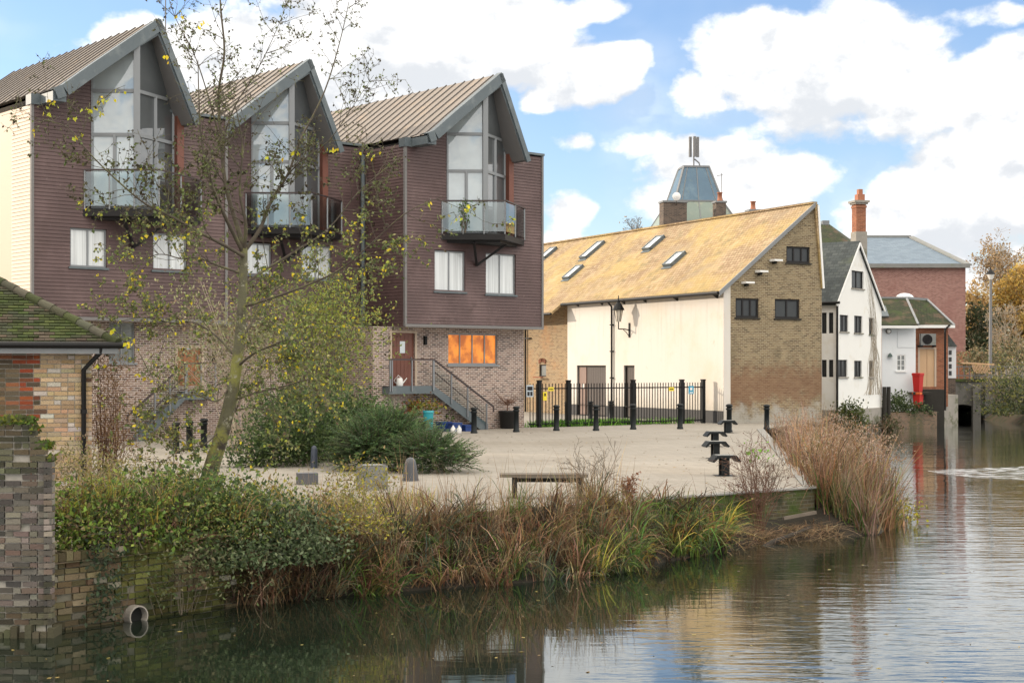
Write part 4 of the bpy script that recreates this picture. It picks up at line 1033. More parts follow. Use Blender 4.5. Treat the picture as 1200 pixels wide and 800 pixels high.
mb = MB(); FY.box(mb, r[0]-.1, r[0]+.1, r[2]-.1, r[2], .003, .45); FY.box(mb, r[1]-.1, r[1], r[2]-.1, r[2], .003, .45); mb.build('bracket', M['iron'], ac)
L, z = FX.Lz(1041,388); t = thing('bulkhead_lamp', 'round bulkhead lamp high on the white annex wall', 'lamp', FX.pt(L,z,0)); mb = MB(); mb.tube([FX.pt(L,z,.003), FX.pt(L,z,.1)], .15, 12); mb.build('lamp_base', M['frame_dark'], t); mb = MB(); mb.tube([FX.pt(L+.0,z,.101), FX.pt(L,z,.15)], [.12,.06], 12); mb.build('lamp_glass', M['white'], t)
L, z = FX.Lz(1042.5,416); t = thing('wall_bell', 'small dark green fitting on the white annex wall beside its window', 'light fitting', FX.pt(L,z,0)); mb = MB(); mb.lathe(FX.pt(L,z-.1,.12), [(.15,0),(.11,.12),(.04,.2)], 10); mb.tube([FX.pt(L,z+.05,.003), FX.pt(L,z+.1,.12)], .03, 5); mb.build('shade', M['timber_green'], t)
# two stacked red bins
for i, (x0,x1,y0,y1) in enumerate(((1072,1084,437,459),(1070.5,1082,459.5,478))):
    a, b = P(x0,y1,83), P(x1,y0,83); cx_ = (a.x+b.x)/2; w_ = (b.x-a.x)
    t = thing('red_bin', ['upper bright red tub standing on the platform by the boarded door', 'lower red tub with orange rim below the other tub'][i], 'bin', V3((cx_,83.4,a.z)), 'red tubs by the annex')
    hh = b.z-a.z; mb = MB(); mb.lathe(V3((cx_,83.4+i*-.35,a.z)), [(w_*.42,0),(w_*.44,.02),(w_*.56,hh*.86)], 4, smooth=False); mb.build('body', M['red'], t)
    mb = MB(); mb.lathe(V3((cx_,83.4+i*-.35,a.z+hh*.86+.002)), [(w_*.57,0),(w_*.62,.02),(w_*.62,hh*.13),(w_*.54,hh*.14)], 4, smooth=False); mb.build('rim', M['red'] if i == 0 else M['orangelid'], t)
mb = MB(); a = P(1078,459.3,83.4); mb.box(a.x-.5,82.9,a.z-1.0+.93-.06,a.x+.6,84.2,a.z); tag(mb.build('wooden_shelf', M['timber_dark']), 'dark timber shelf carrying the upper red tub', 'shelf')
# white kiosk bay
kb = thing('white_bay', 'narrow white bay with slate hood and small dark panes at the bridge end', 'bay window', P(1114,448,90))
a, b = P(1108,443,90), P(1120.5,406,90); mb = MB(); mb.box(a.x,90,a.z,b.x,91.2,b.z); mb.build('wall', M['annexwhite'], kb)
mb = MB(); mb.box(a.x-.05,90.6,b.z,a.x+.28,91.1,P(0,385,90).z); mb.build('upper_wall', M['annexwhite'], kb)
mb = MB(); p = [P(1106.5,406,89.8),P(1122,406,89.8),P(1122,406,91.4),P(1106.5,406,91.4)]; q = [P(1108,390,90.6),P(1110,390,90.6)]
mb.face([p[0],p[1],q[1],q[0]]); mb.face([p[1],p[2],q[1]]); mb.face([p[2],p[3],q[0],q[1]]); mb.face([p[3],p[0],q[0]]); mb.face(p[::-1]); mb.build('roof', M['slate'], kb)
for y in (413,421,429,437):
    mb = MB(); u, v = P(1112,y+2.6,89.98), P(1115.2,y-2.6,89.98); mb.box(u.x,89.96,u.z,v.x,89.995,v.z); mb.build('pane', M['pane_dark'], kb)
mb = MB(); mb.box(a.x+.02,90.05,-.9,b.x-.02,91.1,a.z-.003); mb.build('base', M['dbrick'], kb)

# big brick hall
hl_ = thing('brick_hall', 'large red brick hall with blue grey hipped roof behind the cottages', 'hall', P(1070,HY,125))
c0, c1 = P(985,HY,118), P(1131.5,HY,118); zc = P(0,311,118).z; zr = P(0,278,124).z
mb = MB(); mb.box(c0.x,118,-.1,c1.x,142,zc); mb.build('wall', M['redbrick'], hl_)
mb = MB(); a,b,c,d = V3((c0.x,117.8,zc)),V3((c1.x+.2,117.8,zc)),V3((c1.x+.2,142.2,zc)),V3((c0.x,142.2,zc)); e,f = P(1000,278,126),P(1067,278,126); e2,f2 = V3((e.x,134,e.z)),V3((f.x,134,e.z))
mb.face([a,b,f,e]); mb.face([b,c,f2,f]); mb.face([c,d,e2,f2]); mb.face([d,a,e,e2]); mb.face([e,f,f2,e2]); mb.build('roof', M['slate_blue'], hl_)
mb = MB(); mb.bar(b+V3((0,0,.05)), f+V3((0,0,.05)), .55, .12); mb.bar(e,f,.3,.3); mb.box(c0.x,117.6,zc-.2,c1.x+.25,117.98,zc+.12); mb.build('roof_edging', M['concrete'], hl_)
mb = MB(); mb.box(c1.x-3,116,-.1,c1.x-.2,117.9,P(0,412,118).z); mb.build('porch', M['redbrick2'], hl_)

# bridge
br = thing('river_bridge', 'grey stone bridge with a low dark arch crossing the river behind', 'bridge', P(1160,491,96))
xb0, xb1 = P(1106,HY,96).x, 60; zp = P(0,447,96).z
xa, ra_ = P(1127,HY,96).x, 1.5
mb = MB(); Fb = Facade((xb0,96), (1,0)); W_ = xb1-xb0; ac_ = xa-xb0
N_ = 12; arch = [(ac_-ra_*math.cos(math.pi*k/N_), WATER-.05+1.0*math.sin(math.pi*k/N_)) for k in range(N_+1)]
mb.face([Fb.pt(0,-1.2), Fb.pt(arch[0][0],-1.2), Fb.pt(*arch[0]), Fb.pt(arch[0][0],zp), Fb.pt(0,zp)])
for p, q in zip(arch, arch[1:]):
    mb.face([Fb.pt(*p), Fb.pt(*q), Fb.pt(q[0],zp), Fb.pt(p[0],zp)]); mb.face([Fb.pt(*p), Fb.pt(*p,-6), Fb.pt(*q,-6), Fb.pt(*q)])
mb.face([Fb.pt(arch[-1][0],-1.2), Fb.pt(W_,-1.2), Fb.pt(W_,zp), Fb.pt(arch[-1][0],zp)])
mb.face([Fb.pt(0,zp), Fb.pt(W_,zp), Fb.pt(W_,zp,-6), Fb.pt(0,zp,-6)]); mb.face([Fb.pt(0,-1.2,-6), Fb.pt(W_,-1.2,-6), Fb.pt(W_,zp,-6), Fb.pt(0,zp,-6)][::-1])
mb.build('bridge_wall', M['bridge_stone'], br)
for x in (1143,1157,1178):
    mb = MB(); L = P(x,0,96).x-xb0; Fb.box(mb, L-.25, L+.25, -1.2, zp-.3, .0, .35); mb.build('buttress', M['bridge_stone'], br)
mb = MB(); Fb.box(mb, -.2, W_, zp+.003, zp+.18, -.6, .12); mb.build('coping', M['mossbrick'], br)
mb = MB(); L = 0; zr_ = P(0,430,96).z
while L < W_:
    Fb.box(mb, L, L+.05, zp+.18, zr_, -.3, -.25); L += .34
for z in (zp+.35, zr_): Fb.box(mb, 0, W_, z, z+.07, -.32, -.23)
mb.build('railing', M['aerial'], br)
lw_ = MB(); p0, p1 = P(1127,425,95.6), P(1165,427,95.6)
lw_.bar(p0, p1, .12, .10); tt = thing('slatted_seat_back', 'sunlit row of orange wooden slats leaning on the bridge railing', 'wooden slats', p0.lerp(p1,.5)); lw_.build('rail', M['lime'] if False else M['ply'], tt)
mb = MB()
for k in range(11):
    q = p0.lerp(p1, .30+.5*k/10); mb.bar(q+V3((0,-.05,0)), q+V3((.2,-.05,-.62)), .1, .05)
mb.build('slat', M['ply'], tt)
# abutment and garden wall below the annex
mb = MB(); a, b = P(1098,HY,86), P(1112,HY,88); mb.prism([V3((a.x,85.0,-1.2)),V3((b.x,86.2,-1.2)),V3((b.x,96,-1.2)),V3((a.x,96,-1.2))], V3((0,0,1.2+P(0,462,87).z))); tag(mb.build('bridge_abutment', M['oldstone']), 'pale stone abutment at the annex end of the bridge', 'abutment')
mb = MB(); a, b = P(1035,HY,80.6), P(1098,HY,83.5); a.z = b.z = -1.2; mb.prism([a, b, V3((b.x,87,-1.2)), V3((a.x,87,-1.2))], V3((0,0,1.17))); 
tag(mb.build('garden_wall', brick('garden_wall_brick', [(.10,.075,.055),(.2,.13,.09),(.26,.15,.10)], (.2,.17,.13), stains=[((.06,.07,.03),.8,.45,.65,.8)])), 'low mossy brick river wall under the white annex', 'wall')
for i, (x, y0, y1) in enumerate(((1036,453,488),(1041,453,484))):
    p = P(x,y1,79.8+i*.8); q = P(x,y0,79.8+i*.8); mb = MB(); mb.tube([V3((p.x,p.y,-1.1)), V3((p.x+.02,p.y,q.z))], [.13,.11], 8); tag(mb.build('mooring_post', M['timber_dark']), ['thicker dark timber post at the cottage river corner','slimmer dark timber post just behind the corner post'][i], 'post', 'dark posts at the cottage corner')
# lamp post
lp = thing('street_lamp', 'tall grey street lamp with dark lantern among the far trees', 'street lamp', P(1160.5,445,102)); p = P(1160.5,440,102)
mb = MB(); mb.tube([V3((p.x,102,0)), V3((p.x,102,2)), P(1161,328,102)], [.16,.13,.09], 8); mb.build('post', M['aerial'], lp)
mb = MB(); mb.lathe(P(1161,327.5,102), [(.12,0),(.26,.35)], 8); mb.build('lamp_glass', M['white'], lp)
mb = MB(); mb.lathe(P(1161,321.3,102), [(.33,0),(.2,.2),(.06,.3),(.02,.5)], 8); mb.build('lamp_hood', M['iron'], lp)
# unseen warehouse added on the left, to keep the winter sun off the courtyard
wh = thing('unseen_shade_warehouse', 'unseen brick warehouse added left of the row to shade the yard', 'warehouse', V3((-33,27,0)))
Fh = Facade((-27,6.0), (0,1)); Fh.n = V3((1,0,0)); W2 = 37; hs = []
for j in range(3):
    for k in range(8): hs.append((2.2+k*4.2, 3.6+k*4.2, 1.2+j*3.4, 3.2+j*3.4))
mb = MB(); wall(mb, Fh, rectpoly(0,W2,-.1,11), hs, depth=.2); e1 = V3((-27,6,0)); e2 = V3((-27,43,0))
for y in (6,43):
    mb.face([V3((-27,y,-.1)), V3((-40,y,-.1)), V3((-40,y,11)), V3((-33.5,y,14.5)), V3((-27,y,11))])
mb.face([V3((-40,6,-.1)),V3((-40,43,-.1)),V3((-40,43,11)),V3((-40,6,11))]); mb.build('wall', M['ybrick'], wh)
for r in hs: window(Fh, r, wh, M['frame_white'], M['pane_dull'], 2, o=-.06, rows=3)
mb = MB(); mb.prism([V3((-26.6,5.7,10.9)),V3((-33.5,5.7,14.7)),V3((-33.5,5.7,14.9)),V3((-26.4,5.7,11.1))], V3((0,37.6,0))); mb.prism([V3((-40.4,5.7,10.9)),V3((-33.5,5.7,14.7)),V3((-33.5,5.7,14.9)),V3((-40.6,5.7,11.1))], V3((0,37.6,0))); mb.build('roof', M['slate'], wh)
# ------------------------------------------------------------------ courtyard furniture
def bollard(px, pyb, pyt, label):
    p = G(px, pyb); h = (pyb-pyt)/F*p.y
    h = min(1.12, max(.9, h))
    t = thing('bollard', label, 'bollard', p, 'black bollards around the courtyard')
    mb = MB(); mb.lathe(p, [(.13,0),(.13,.06),(.105,.09),(.098,h*.78),(.125,h*.79),(.125,h*.84),(.10,h*.85)], 12); mb.build('post', M['ironwet'], t)
    mb = MB(); mb.lathe(p, [(.10,h*.852),(.10,h*.9),(.135,h*.905),(.135,h*.94),(.09,h*.99),(.0,h)], 12); mb.build('bollard_cap', M['ironwet'], t)
    return t
bollard(555.5,507.5,477, 'black bollard at the foot of the metal stairs')
bollard(605,506,475.5, 'black bollard beside the big black plant pot')
bollard(652,504.5,474, 'black bollard in front of the railings, first right of the plant pot')
bollard(698.5,504.5,474, 'black bollard in front of the dark barn door')
bollard(742,503,473, 'black bollard in front of the green barn door')
bollard(797,502.5,472.5, 'black bollard just left of the blue gate sign')
bollard(854.5,506,473, 'black bollard at the rendered corner of the barn')
bollard(898.5,503,473.5, 'black bollard nearest the reeds in front of the barn gable')
bollard(664.5,493.5,471, 'black bollard behind the railings near the small brick window')
bollard(692,492.5,472, 'black bollard behind the railings before the dark door')
bollard(716,492,471, 'black bollard behind the railings under the downpipe')
bollard(206,531,500, 'black bollard at the foot of the left stairs, nearer the tree')
bollard(222,528,498, 'black bollard between the left stairs and the tree trunk')
bollard(239,524,494, 'black bollard close behind the leaning tree trunk')

def stool(pxc, pyb, wpx, ang, label):
    p = G(pxc, pyb); t = thing('stool', label, 'stool', p, 'black steel stools with winged seats')
    w_ = .62; h = .47
    ca, sa = math.cos(ang), math.sin(ang); a = V3((ca,sa,0)); b = V3((-sa,ca,0))
    mb = MB(); mb.rbox(p+b*-.10+V3((0,0,.008)), .17, .07, h-.02, ang); mb.build('leg', M['ironwet'], t)
    mb = MB(); mb.rbox(p+b*.16+V3((0,0,.008)), .17, .07, h-.02, ang); mb.build('leg', M['ironwet'], t)
    mb = MB(); prof = [(-.34,h-.13),(-.30,h-.16),(-.19,h-.06),(.19,h-.06),(.30,h-.16),(.34,h-.13),(.225,h),(-.225,h)]
    mb.prism([p+a*x+V3((0,0,z))-b*.24 for x, z in prof], b*.48); mb.build('seat', M['ironwet'], t)
    mb = MB()
    for k in range(3):
        x = -.2+k*.137; mb.obox(p+a*x-b*.21+V3((0,0,h+.001)), a*.12, b*.42, V3((0,0,.006)))
    mb.build('slat', M['concrete'], t)
    mb = MB(); mb.rbox(p+b*.03+V3((0,0,.002)), .42, .5, .006, ang); mb.build('base_plate', M['iron'], t)
stool(849,557,32,.12,'nearest black winged stool standing on the courtyard')
stool(838.5,537,27,.12,'second nearest black winged stool in the courtyard row')
stool(838,523,23,.12,'third black winged stool in the row, counting from the river')
stool(852.5,507,22,.12,'farthest black winged stool, closest to the barn')

# bench
bl, brr = G(603,583), G(680,583); d = (brr-bl).normalized(); n_ = V3((-d.y,d.x,0)); sz = .46
bn = thing('timber_bench', 'weathered backless timber bench facing the river', 'bench', bl.lerp(brr,.5))
c0 = bl-d*.28; L = (brr-bl).length+.42
mb = MB()
for k in range(3): mb.obox(c0+n_*(k*.15-.2)+V3((0,0,sz-.06)), d*L, n_*.135, V3((0,0,.06)))
mb.build('seat', M['timber'], bn)
for q in (bl, brr):
    mb = MB(); mb.obox(q-d*.05-n_*.16, d*.10, n_*.32, V3((0,0,sz-.065))); mb.build('leg', M['timber_dark'], bn)
mb = MB(); mb.obox(bl-n_*.03+V3((0,0,.3)), brr-bl, n_*.05, V3((0,0,.08))); mb.build('stretcher', M['timber_dark'], bn)
# concrete blocks and grey cone
a = G(436,573); t = thing('concrete_block', 'square grey concrete block at the edge of the juniper', 'block', a)
mb = MB(); mb.rbox(a, .5, .46, .48, .5); mb.build('block', M['concrete'], t); mb = MB(); mb.rbox(a+V3((0,0,.482)), .46, .42, .02, .5); mb.build('block_top', M['concrete'], t)
a = G(360,567); t = thing('concrete_block', 'darker block half hidden in the plants behind the tree', 'block', a); mb = MB(); mb.rbox(a, .42, .3, .24, .3); mb.build('block', plain('dark_concrete', (.12,.125,.14), .9, 0, .3, 3), t)
a = G(481,563); t = thing('cone_bollard', 'squat grey tapered bollard in front of the juniper', 'bollard', a)
mb = MB(); mb.lathe(a, [(.185,0),(.18,.03),(.17,.1),(.125,.38),(.10,.46),(.05,.5),(.01,.51)], 16); mb.build('cone_body', plain('grey_cone', (.075,.08,.09), .45, .1, .25, 3), t)
for px, pyb, lab in ((318,545,'tall dark blue grey post between tree and hedge'),(368,548,'dark blue grey post under the hedge edge')):
    a = G(px,pyb); t = thing('dark_post', lab, 'post', a, 'dark posts under the hedge'); mb = MB(); mb.lathe(a, [(.09,0),(.08,.45),(.06,.52),(.02,.55)], 10); mb.build('post', plain('slate_post', (.06,.075,.11), .5), t)
# plant pot
a = G(594.5,502); t = thing('plant_pot', 'large round black plant pot by the brick house wall', 'pot', a); mb = MB()
mb.lathe(a, [(.24,0),(.28,.03),(.33,.66),(.35,.67),(.35,.72),(.30,.72),(.29,.66)], 18); mb.build('pot', M['potblack'], t)
mb = MB(); mb.lathe(a, [(.288,.655),(.02,.662)], 14); mb.build('soil', M['earth'], t)
rnd = random.Random(8)
t = thing('bare_shrub', 'small leafless spreading shrub in the black pot', 'shrub', a+V3((0,0,.66))); mb = MB(); s0 = a+V3((0,0,.6))
mb.tube([s0, s0+V3((.02,0,.55))], [.03,.02], 6)
for k in range(26):
    an_ = rnd.uniform(0,6.3); e = s0+V3((math.cos(an_)*rnd.uniform(.15,.75), math.sin(an_)*.35, rnd.uniform(.5,1.0)))
    mb.tube([s0+V3((.01,0,rnd.uniform(.3,.55))), s0.lerp(e,.5)+V3((0,0,.12)), e], [.014,.01,.004], 4, False)
mb.build('branch', M['twig_red'], t)
# things under the stairs
def tub(px, pyb, pyt, wpx, mat, label, name, cat, lid=None, n=16, tap=.88, d=None):
    a = G(px, pyb) if d is None else P(px, pyb, d); w_ = wpx/F*a.y; h = (pyb-pyt)/F*a.y
    t = thing(name, label, cat, a)
    mb = MB(); mb.lathe(a, [(w_*.5*tap,0),(w_*.5,h*.9)], n, smooth=n > 6); mb.build('body', M[mat], t)
    mb = MB(); mb.lathe(a+V3((0,0,h*.9+.002)), [(w_*.54,0),(w_*.54,h*.1),(w_*.42,h*.1)], n, smooth=n > 6); mb.build('rim', M[lid or mat], t)
    return t
def crate(px, pyb, pyt, wpx, mat, label, ang=.72):
    a = G(px, pyb); w_ = wpx/F*a.y; h = (pyb-pyt)/F*a.y
    t = thing('recycling_box', label, 'box', a, 'boxes under the metal stairs')
    ca, sa = math.cos(ang), math.sin(ang); A_ = V3((ca,sa,0)); B_ = V3((-sa,ca,0)); bw = w_*1.05; bd = .38
    lo = [a+A_*x*bw*.45+B_*y*bd*.9 for x, y in ((-1,-.5),(1,-.5),(1,.5),(-1,.5))]; hi = [a+A_*x*bw*.5+B_*y*bd+V3((0,0,h)) for x, y in ((-1,-.5),(1,-.5),(1,.5),(-1,.5))]
    mb = MB()
    for i in range(4): mb.face([lo[i],lo[(i+1)%4],hi[(i+1)%4],hi[i]])
    inn = [p*.0+a+(p-a)*.92+V3((0,0,0)) for p in hi]; lo2 = [V3((p.x,p.y,a.z+.05)) for p in lo]
    for i in range(4): mb.face([hi[i],hi[(i+1)%4],V3((inn[(i+1)%4].x,inn[(i+1)%4].y,hi[0].z)),V3((inn[i].x,inn[i].y,hi[0].z))]); mb.face([V3((inn[i].x,inn[i].y,hi[0].z)),V3((inn[(i+1)%4].x,inn[(i+1)%4].y,hi[0].z)),lo2[(i+1)%4],lo2[i]])
    mb.face(lo2); mb.build('body', M[mat], t)
    mb = MB()
    for i in range(4): mb.bar(hi[i]-V3((0,0,.03)), hi[(i+1)%4]-V3((0,0,.03)), .05, .05)
    mb.build('rim', M[mat], t)
crate(520,505,494,14,'blue','blue recycling box left of the others under the stairs')
crate(533,505.5,495,12,'blue','smaller blue recycling box in the middle under the stairs')
crate(546,505,497.5,10,'blue','lowest blue box at the right, tucked under the stair foot')
crate(483,499,486,13,'lime','bright lime green box behind the juniper')
tub(502,507,481,12,'teal','turquoise water barrel under the stair landing','water_barrel','barrel',lid='teal')
for x, l in ((531,'left white bottle standing before the blue boxes'),(538,'right white bottle standing before the blue boxes')):
    a = G(x,507.5); t = thing('plastic_bottle', l, 'bottle', a, 'white bottles by the boxes'); mb = MB(); mb.lathe(a, [(.085,0),(.095,.02),(.095,.17),(.035,.26),(.03,.3)], 10); mb.build('body', M['white'], t)
    mb = MB(); mb.lathe(a+V3((0,0,.302)), [(.036,0),(.036,.035)], 8); mb.build('bottle_cap', M['blue'], t)
gfC = Facade(FC.pt(-.9,0,-.8), V); L, z = gfC.Lz(468,452.5,.1)
a = gfC.pt(L, gfC.Lz(480,452,.38)[1], .12); t = thing('watering_can', 'white watering can on the stair landing beside the brown door', 'watering can', a)
mb = MB(); mb.lathe(a, [(.12,0),(.13,.02),(.12,.26),(.08,.3)], 12); mb.build('body', M['white'], t); mb = MB(); mb.tube([a+V3((.1,0,.08)), a+V3((.28,0,.3))], [.03,.018], 6); mb.build('spout', M['white'], t)
mb = MB(); mb.tube([a+V3((-.1,0,.05)), a+V3((-.22,0,.2)), a+V3((-.05,0,.4)), a+V3((.06,0,.3))], .014, 5); mb.build('handle', M['white'], t)
# plants on balcony C
def clamp(x, a, b): return max(a, min(b, x))

# ------------------------------------------------------------------ brick outbuilding on the left
D0 = 25.2
FO = Facade.px(-60, 24.62, 107.5, 25.3); Wo = FO.W
ob_ = thing('brick_outbuilding', 'small yellow brick outbuilding with a mossy tiled hipped roof', 'outbuilding', FO.pt(Wo/2,0,-2))
def brickwork(mb, fac, L0f, L1f, z0, rows, bh, bl, pal, rnd, o=0.0, th=.1, jit=.004, skip=0.0, jg=.012, rough_=.002):
    for r in range(rows):
        z = z0+r*bh; a, b = L0f(z), L1f(z); head = r % 2
        l = a
        off = (bl*.5 if head else 0)
        l = a-off
        while l < b-.01:
            ln = bl*(.5 if rnd.random() < .3 else 1.0)
            s, e = max(l, a), min(l+ln-jg, b)
            if e-s > .03 and rnd.random() > skip:
                c = pal((s+e)/2, z, rnd); j = rnd.uniform(-jit, jit); nv_ = len(mb.v)
                fac.box(mb, s, e, z+jg*.45+rnd.uniform(0,.003), z+bh-jg*.5, o-th, o+j, col=c)
                for q_ in range(nv_, len(mb.v)):
                    v_ = mb.v[q_]; mb.v[q_] = (v_[0]+rnd.uniform(-1,1)*rough_, v_[1], v_[2]+rnd.uniform(-1,1)*rough_)
            l += ln
def vary(c, rnd, k=.25):
    f = 1+rnd.uniform(-k, k); return tuple(clamp(x*f*(1+rnd.uniform(-.06,.06)), 0, 1) for x in c)
Lr1, Lr0 = FO.L(45), FO.L(17)
def pal_o(l, z, rnd):
    if l < Lr1:
        c = rnd.choice([(.30,.065,.03),(.36,.09,.035),(.20,.07,.04),(.15,.11,.07),(.10,.075,.055)]) if l > Lr0 else rnd.choice([(.15,.11,.07),(.20,.13,.075),(.11,.085,.06),(.25,.10,.05)])
        return vary(c, rnd)
    r_ = rnd.random()
    if r_ < .13: return vary((.60,.54,.47), rnd, .12)
    if r_ < .17: return vary((.12,.07,.045), rnd)
    return vary(rnd.choice([(.50,.37,.22),(.56,.42,.27),(.44,.31,.18),(.50,.33,.20),(.52,.41,.29)]), rnd, .18)
zo = FO.z(60,412); rnd = random.Random(11); mb = MB()
brickwork(mb, FO, lambda z: 0, lambda z: Wo, -.2, int((zo+.3)/.076), .076, .222, pal_o, rnd)
mb.build('brick_wall', M['bricks'], ob_, colattr=True)
mb = MB(); FO.box(mb, 0, Wo-.006, -.25, zo+.1, -5, -.014); mb.build('mortar_core', M['mortar'], ob_)
mb = MB(); sd = Facade(FO.pt(Wo,0,0), (-FO.d.y, FO.d.x)); 
brickwork(mb, sd, lambda z: 0, lambda z: 5, -.2, int((zo+.3)/.076), .076, .222, lambda l,z,r: pal_o(99,z,r), rnd, o=.0, th=.1); mb.build('brick_wall', M['bricks'], ob_, colattr=True)
mb = MB(); e0, e1 = FO.pt(-2,0,.25), FO.pt(Wo+.42,0,.25)
fz = P(0,408,D0-.3).z
mb.obox(V3((e0.x,e0.y,fz-.09)), FO.d*(Wo+2.42), FO.n*.03, V3((0,0,.13))); mb.obox(V3((e1.x,e1.y,fz-.09))-FO.d*.03, FO.d*.03, -FO.n*5.5, V3((0,0,.13))); mb.obox(V3((e0.x,e0.y,fz-.085)), FO.d*(Wo+2.39), -FO.n*.24, V3((0,0,.02))); mb.build('fascia', M['lead'], ob_)
mb = MB(); mb.tube([V3((e0.x,e0.y,fz+.055))+FO.n*.05, V3((e1.x,e1.y,fz+.055))+FO.n*.05+FO.d*.1], .055, 8); mb.tube([V3((e1.x,e1.y,fz+.055))+FO.d*.06, V3((e1.x,e1.y,fz+.055))+FO.d*.06-FO.n*5.5], .055, 8); mb.build('gutter', M['blackgutter'], ob_)
mb = MB(); q = FO.pt(FO.L(98),0,.06); k_ = V3((e1.x,e1.y,fz-.0))-FO.d*.28
mb.tube([k_, k_-V3((0,0,.06)), V3((q.x,q.y,fz-.36)), V3((q.x,q.y,0))], .043, 8)
for z in (.7,1.7): mb.tube([V3((q.x,q.y,z)), V3((q.x,q.y,z+.07))], .056, 8)
mb.build('downpipe', M['blackgutter'], ob_)
# roof: real courses of small mossy tiles, front slope and right hip slope
apx = P(0,333,25); hip0 = V3((e1.x,e1.y,fz+.06))
slope = math.tan(R(31.6)); run = 2.9
hipT = hip0-FO.d*run-FO.n*run+V3((0,0,run*slope*.93))
b_ = (V3((0,0,run*slope*.93))-FO.n*run); ln = b_.length; b_.normalize()
nn_ = FO.d.cross(b_).normalized()
if nn_.z < 0: nn_ = -nn_
rnd = random.Random(4); mb = MB(); tw_ = .17; pt_ = .105
def mosscol(p, rnd):
    nv = mnoise.noise(V3(p)*1.6)+.5*mnoise.noise(V3(p)*5)
    if nv > .12: c = rnd.choice([(.055,.075,.022),(.065,.085,.024),(.045,.06,.02)])
    else: c = rnd.choice([(.055,.06,.035),(.075,.065,.045),(.095,.075,.055),(.05,.055,.03)])
    return vary(c, rnd, .25)
def tiles(o_, a_, bdir, nrm, width, hipL, hipR):
    rows = int(ln/pt_)+1
    for r in range(rows):
        v = r*pt_; f = min(1, v/ln); s0 = run*f if hipL else 0; s1 = width-(run*f if hipR else 0); s = s0-(tw_*.5 if r % 2 else 0)
        while s < s1:
            a0, a1 = max(s,s0), min(s+tw_-.006, s1)
            if a1-a0 > .02:
                q = o_+a_*a0+bdir*v; up = bdir*(pt_+.03); h1 = .028+rnd.uniform(-.006,.009)
                pts = [q+nrm*h1, q+a_*(a1-a0)+nrm*(h1+rnd.uniform(-.004,.004)), q+a_*(a1-a0)+up+nrm*.004, q+up+nrm*.004]
                c = mosscol(q, rnd); mb.face(pts, col=c); mb.face([q-nrm*.01, q+a_*(a1-a0)-nrm*.01, pts[1], pts[0]], col=tuple(x*.8 for x in c))
            s += tw_
o_ = hip0-FO.d*(Wo+2.4); tiles(o_, FO.d, b_, nn_, Wo+2.4, False, True)
b2 = (V3((0,0,run*slope*.93))-FO.d*run).normalized(); n2 = (-FO.n).cross(b2).normalized()
if n2.z < 0: n2 = -n2
tiles(hip0, -FO.n, b2, n2, 5.6, True, False)
mb.cur = (.04,.045,.025)
u = V3((0,0,-.02)); mb.face([o_+u, hip0+u, hipT+u, o_+b_*ln+u]); mb.face([hip0+u, hip0-FO.n*5.6+u, hip0-FO.n*5.6+b2*ln+u, hipT+u])
mb.build('roof', M['tilebits'], ob_, colattr=True)
mb = MB(); dh = hipT-hip0; k = 0; nn = int(dh.length/.3)
for k in range(nn+1):
    a = hip0+dh*(k/nn)+V3((0,0,.05)); b = hip0+dh*((k+1.08)/nn)+V3((0,0,.045)); mb.tube([a-V3((0,0,.02)), b-V3((0,0,.02))], [.092,.08], 8, col=vary((.105,.10,.07) if k % 3 else (.06,.075,.03), rnd))
mb.build('hip_tiles', M['tilebits'], ob_, colattr=True)

# ------------------------------------------------------------------ foreground pier and river wall (laid brick by brick)
def pal_p(l, z, rnd):
    nv = mnoise.noise(V3((l*1.3, z*1.3, 3)))
    c = rnd.choice([(.12,.095,.07),(.165,.13,.095),(.08,.065,.055),(.20,.165,.12),(.15,.085,.06),(.06,.052,.048)])
    if nv > .2: c = tuple(x*1.3 for x in c)
    if z > 1.3+.5*mnoise.noise(V3((l*3,z,1))) or nv < -.25: c = (c[0]*.62, c[1]*.74, c[2]*.4)
    if z < -.55: c = (c[0]*.6, c[1]*.65, c[2]*.4)
    g_ = sum(c)/3; return vary(tuple((x*.55+g_*.45)*1.3 for x in c), rnd, .2)
FP = Facade.px(-70, 18.75, 61, 18.75); Wp = FP.W
pier = thing('brick_pier', 'ruined dark brick pier with a stepped mossy top at the left edge', 'brick pier', FP.pt(Wp/2,WATER,-.3))
def ptop(L):
    x = CX+F*FP.pt(L,0).x/18.75
    y = 490 if x < 36 else 501 if x < 41 else 519 if x < 54 else 535
    return FP.z(30, y)
rnd = random.Random(21); mb = MB(); BH = .079; r = 0
class _f: pass
z = -.75
steps = [(36,490),(41,501),(54,519),(61,535)]
def Lend(z):
    for x, y in steps:
        if z+BH <= FP.z(30,y)+.02 and all(z+BH > FP.z(30,yy)+.02 for xx, yy in steps if xx > x): return FP.L(x)
    return FP.L(36)
rows = int((FP.z(30,490)+.75)/BH)
brickwork(mb, FP, lambda z: 0, Lend, -.75, rows, BH, .205, pal_p, rnd, th=.12, jit=.016, jg=.016, rough_=.005, skip=.012)
mb.build('brick_face', M['bricks'], pier, colattr=True)
mb = MB(); rt = Facade(FP.pt(Wp,0,0), (-.312,1)); brickwork(mb, rt, lambda z: 0, lambda z: .62, -.75, int((FP.z(30,535)+.75)/BH), BH, .205, pal_p, rnd, th=.1, jit=.008, jg=.017); mb.build('brick_face', M['bricks'], pier, colattr=True)
mb = MB()
xs = [-80]+[s[0] for s in steps]
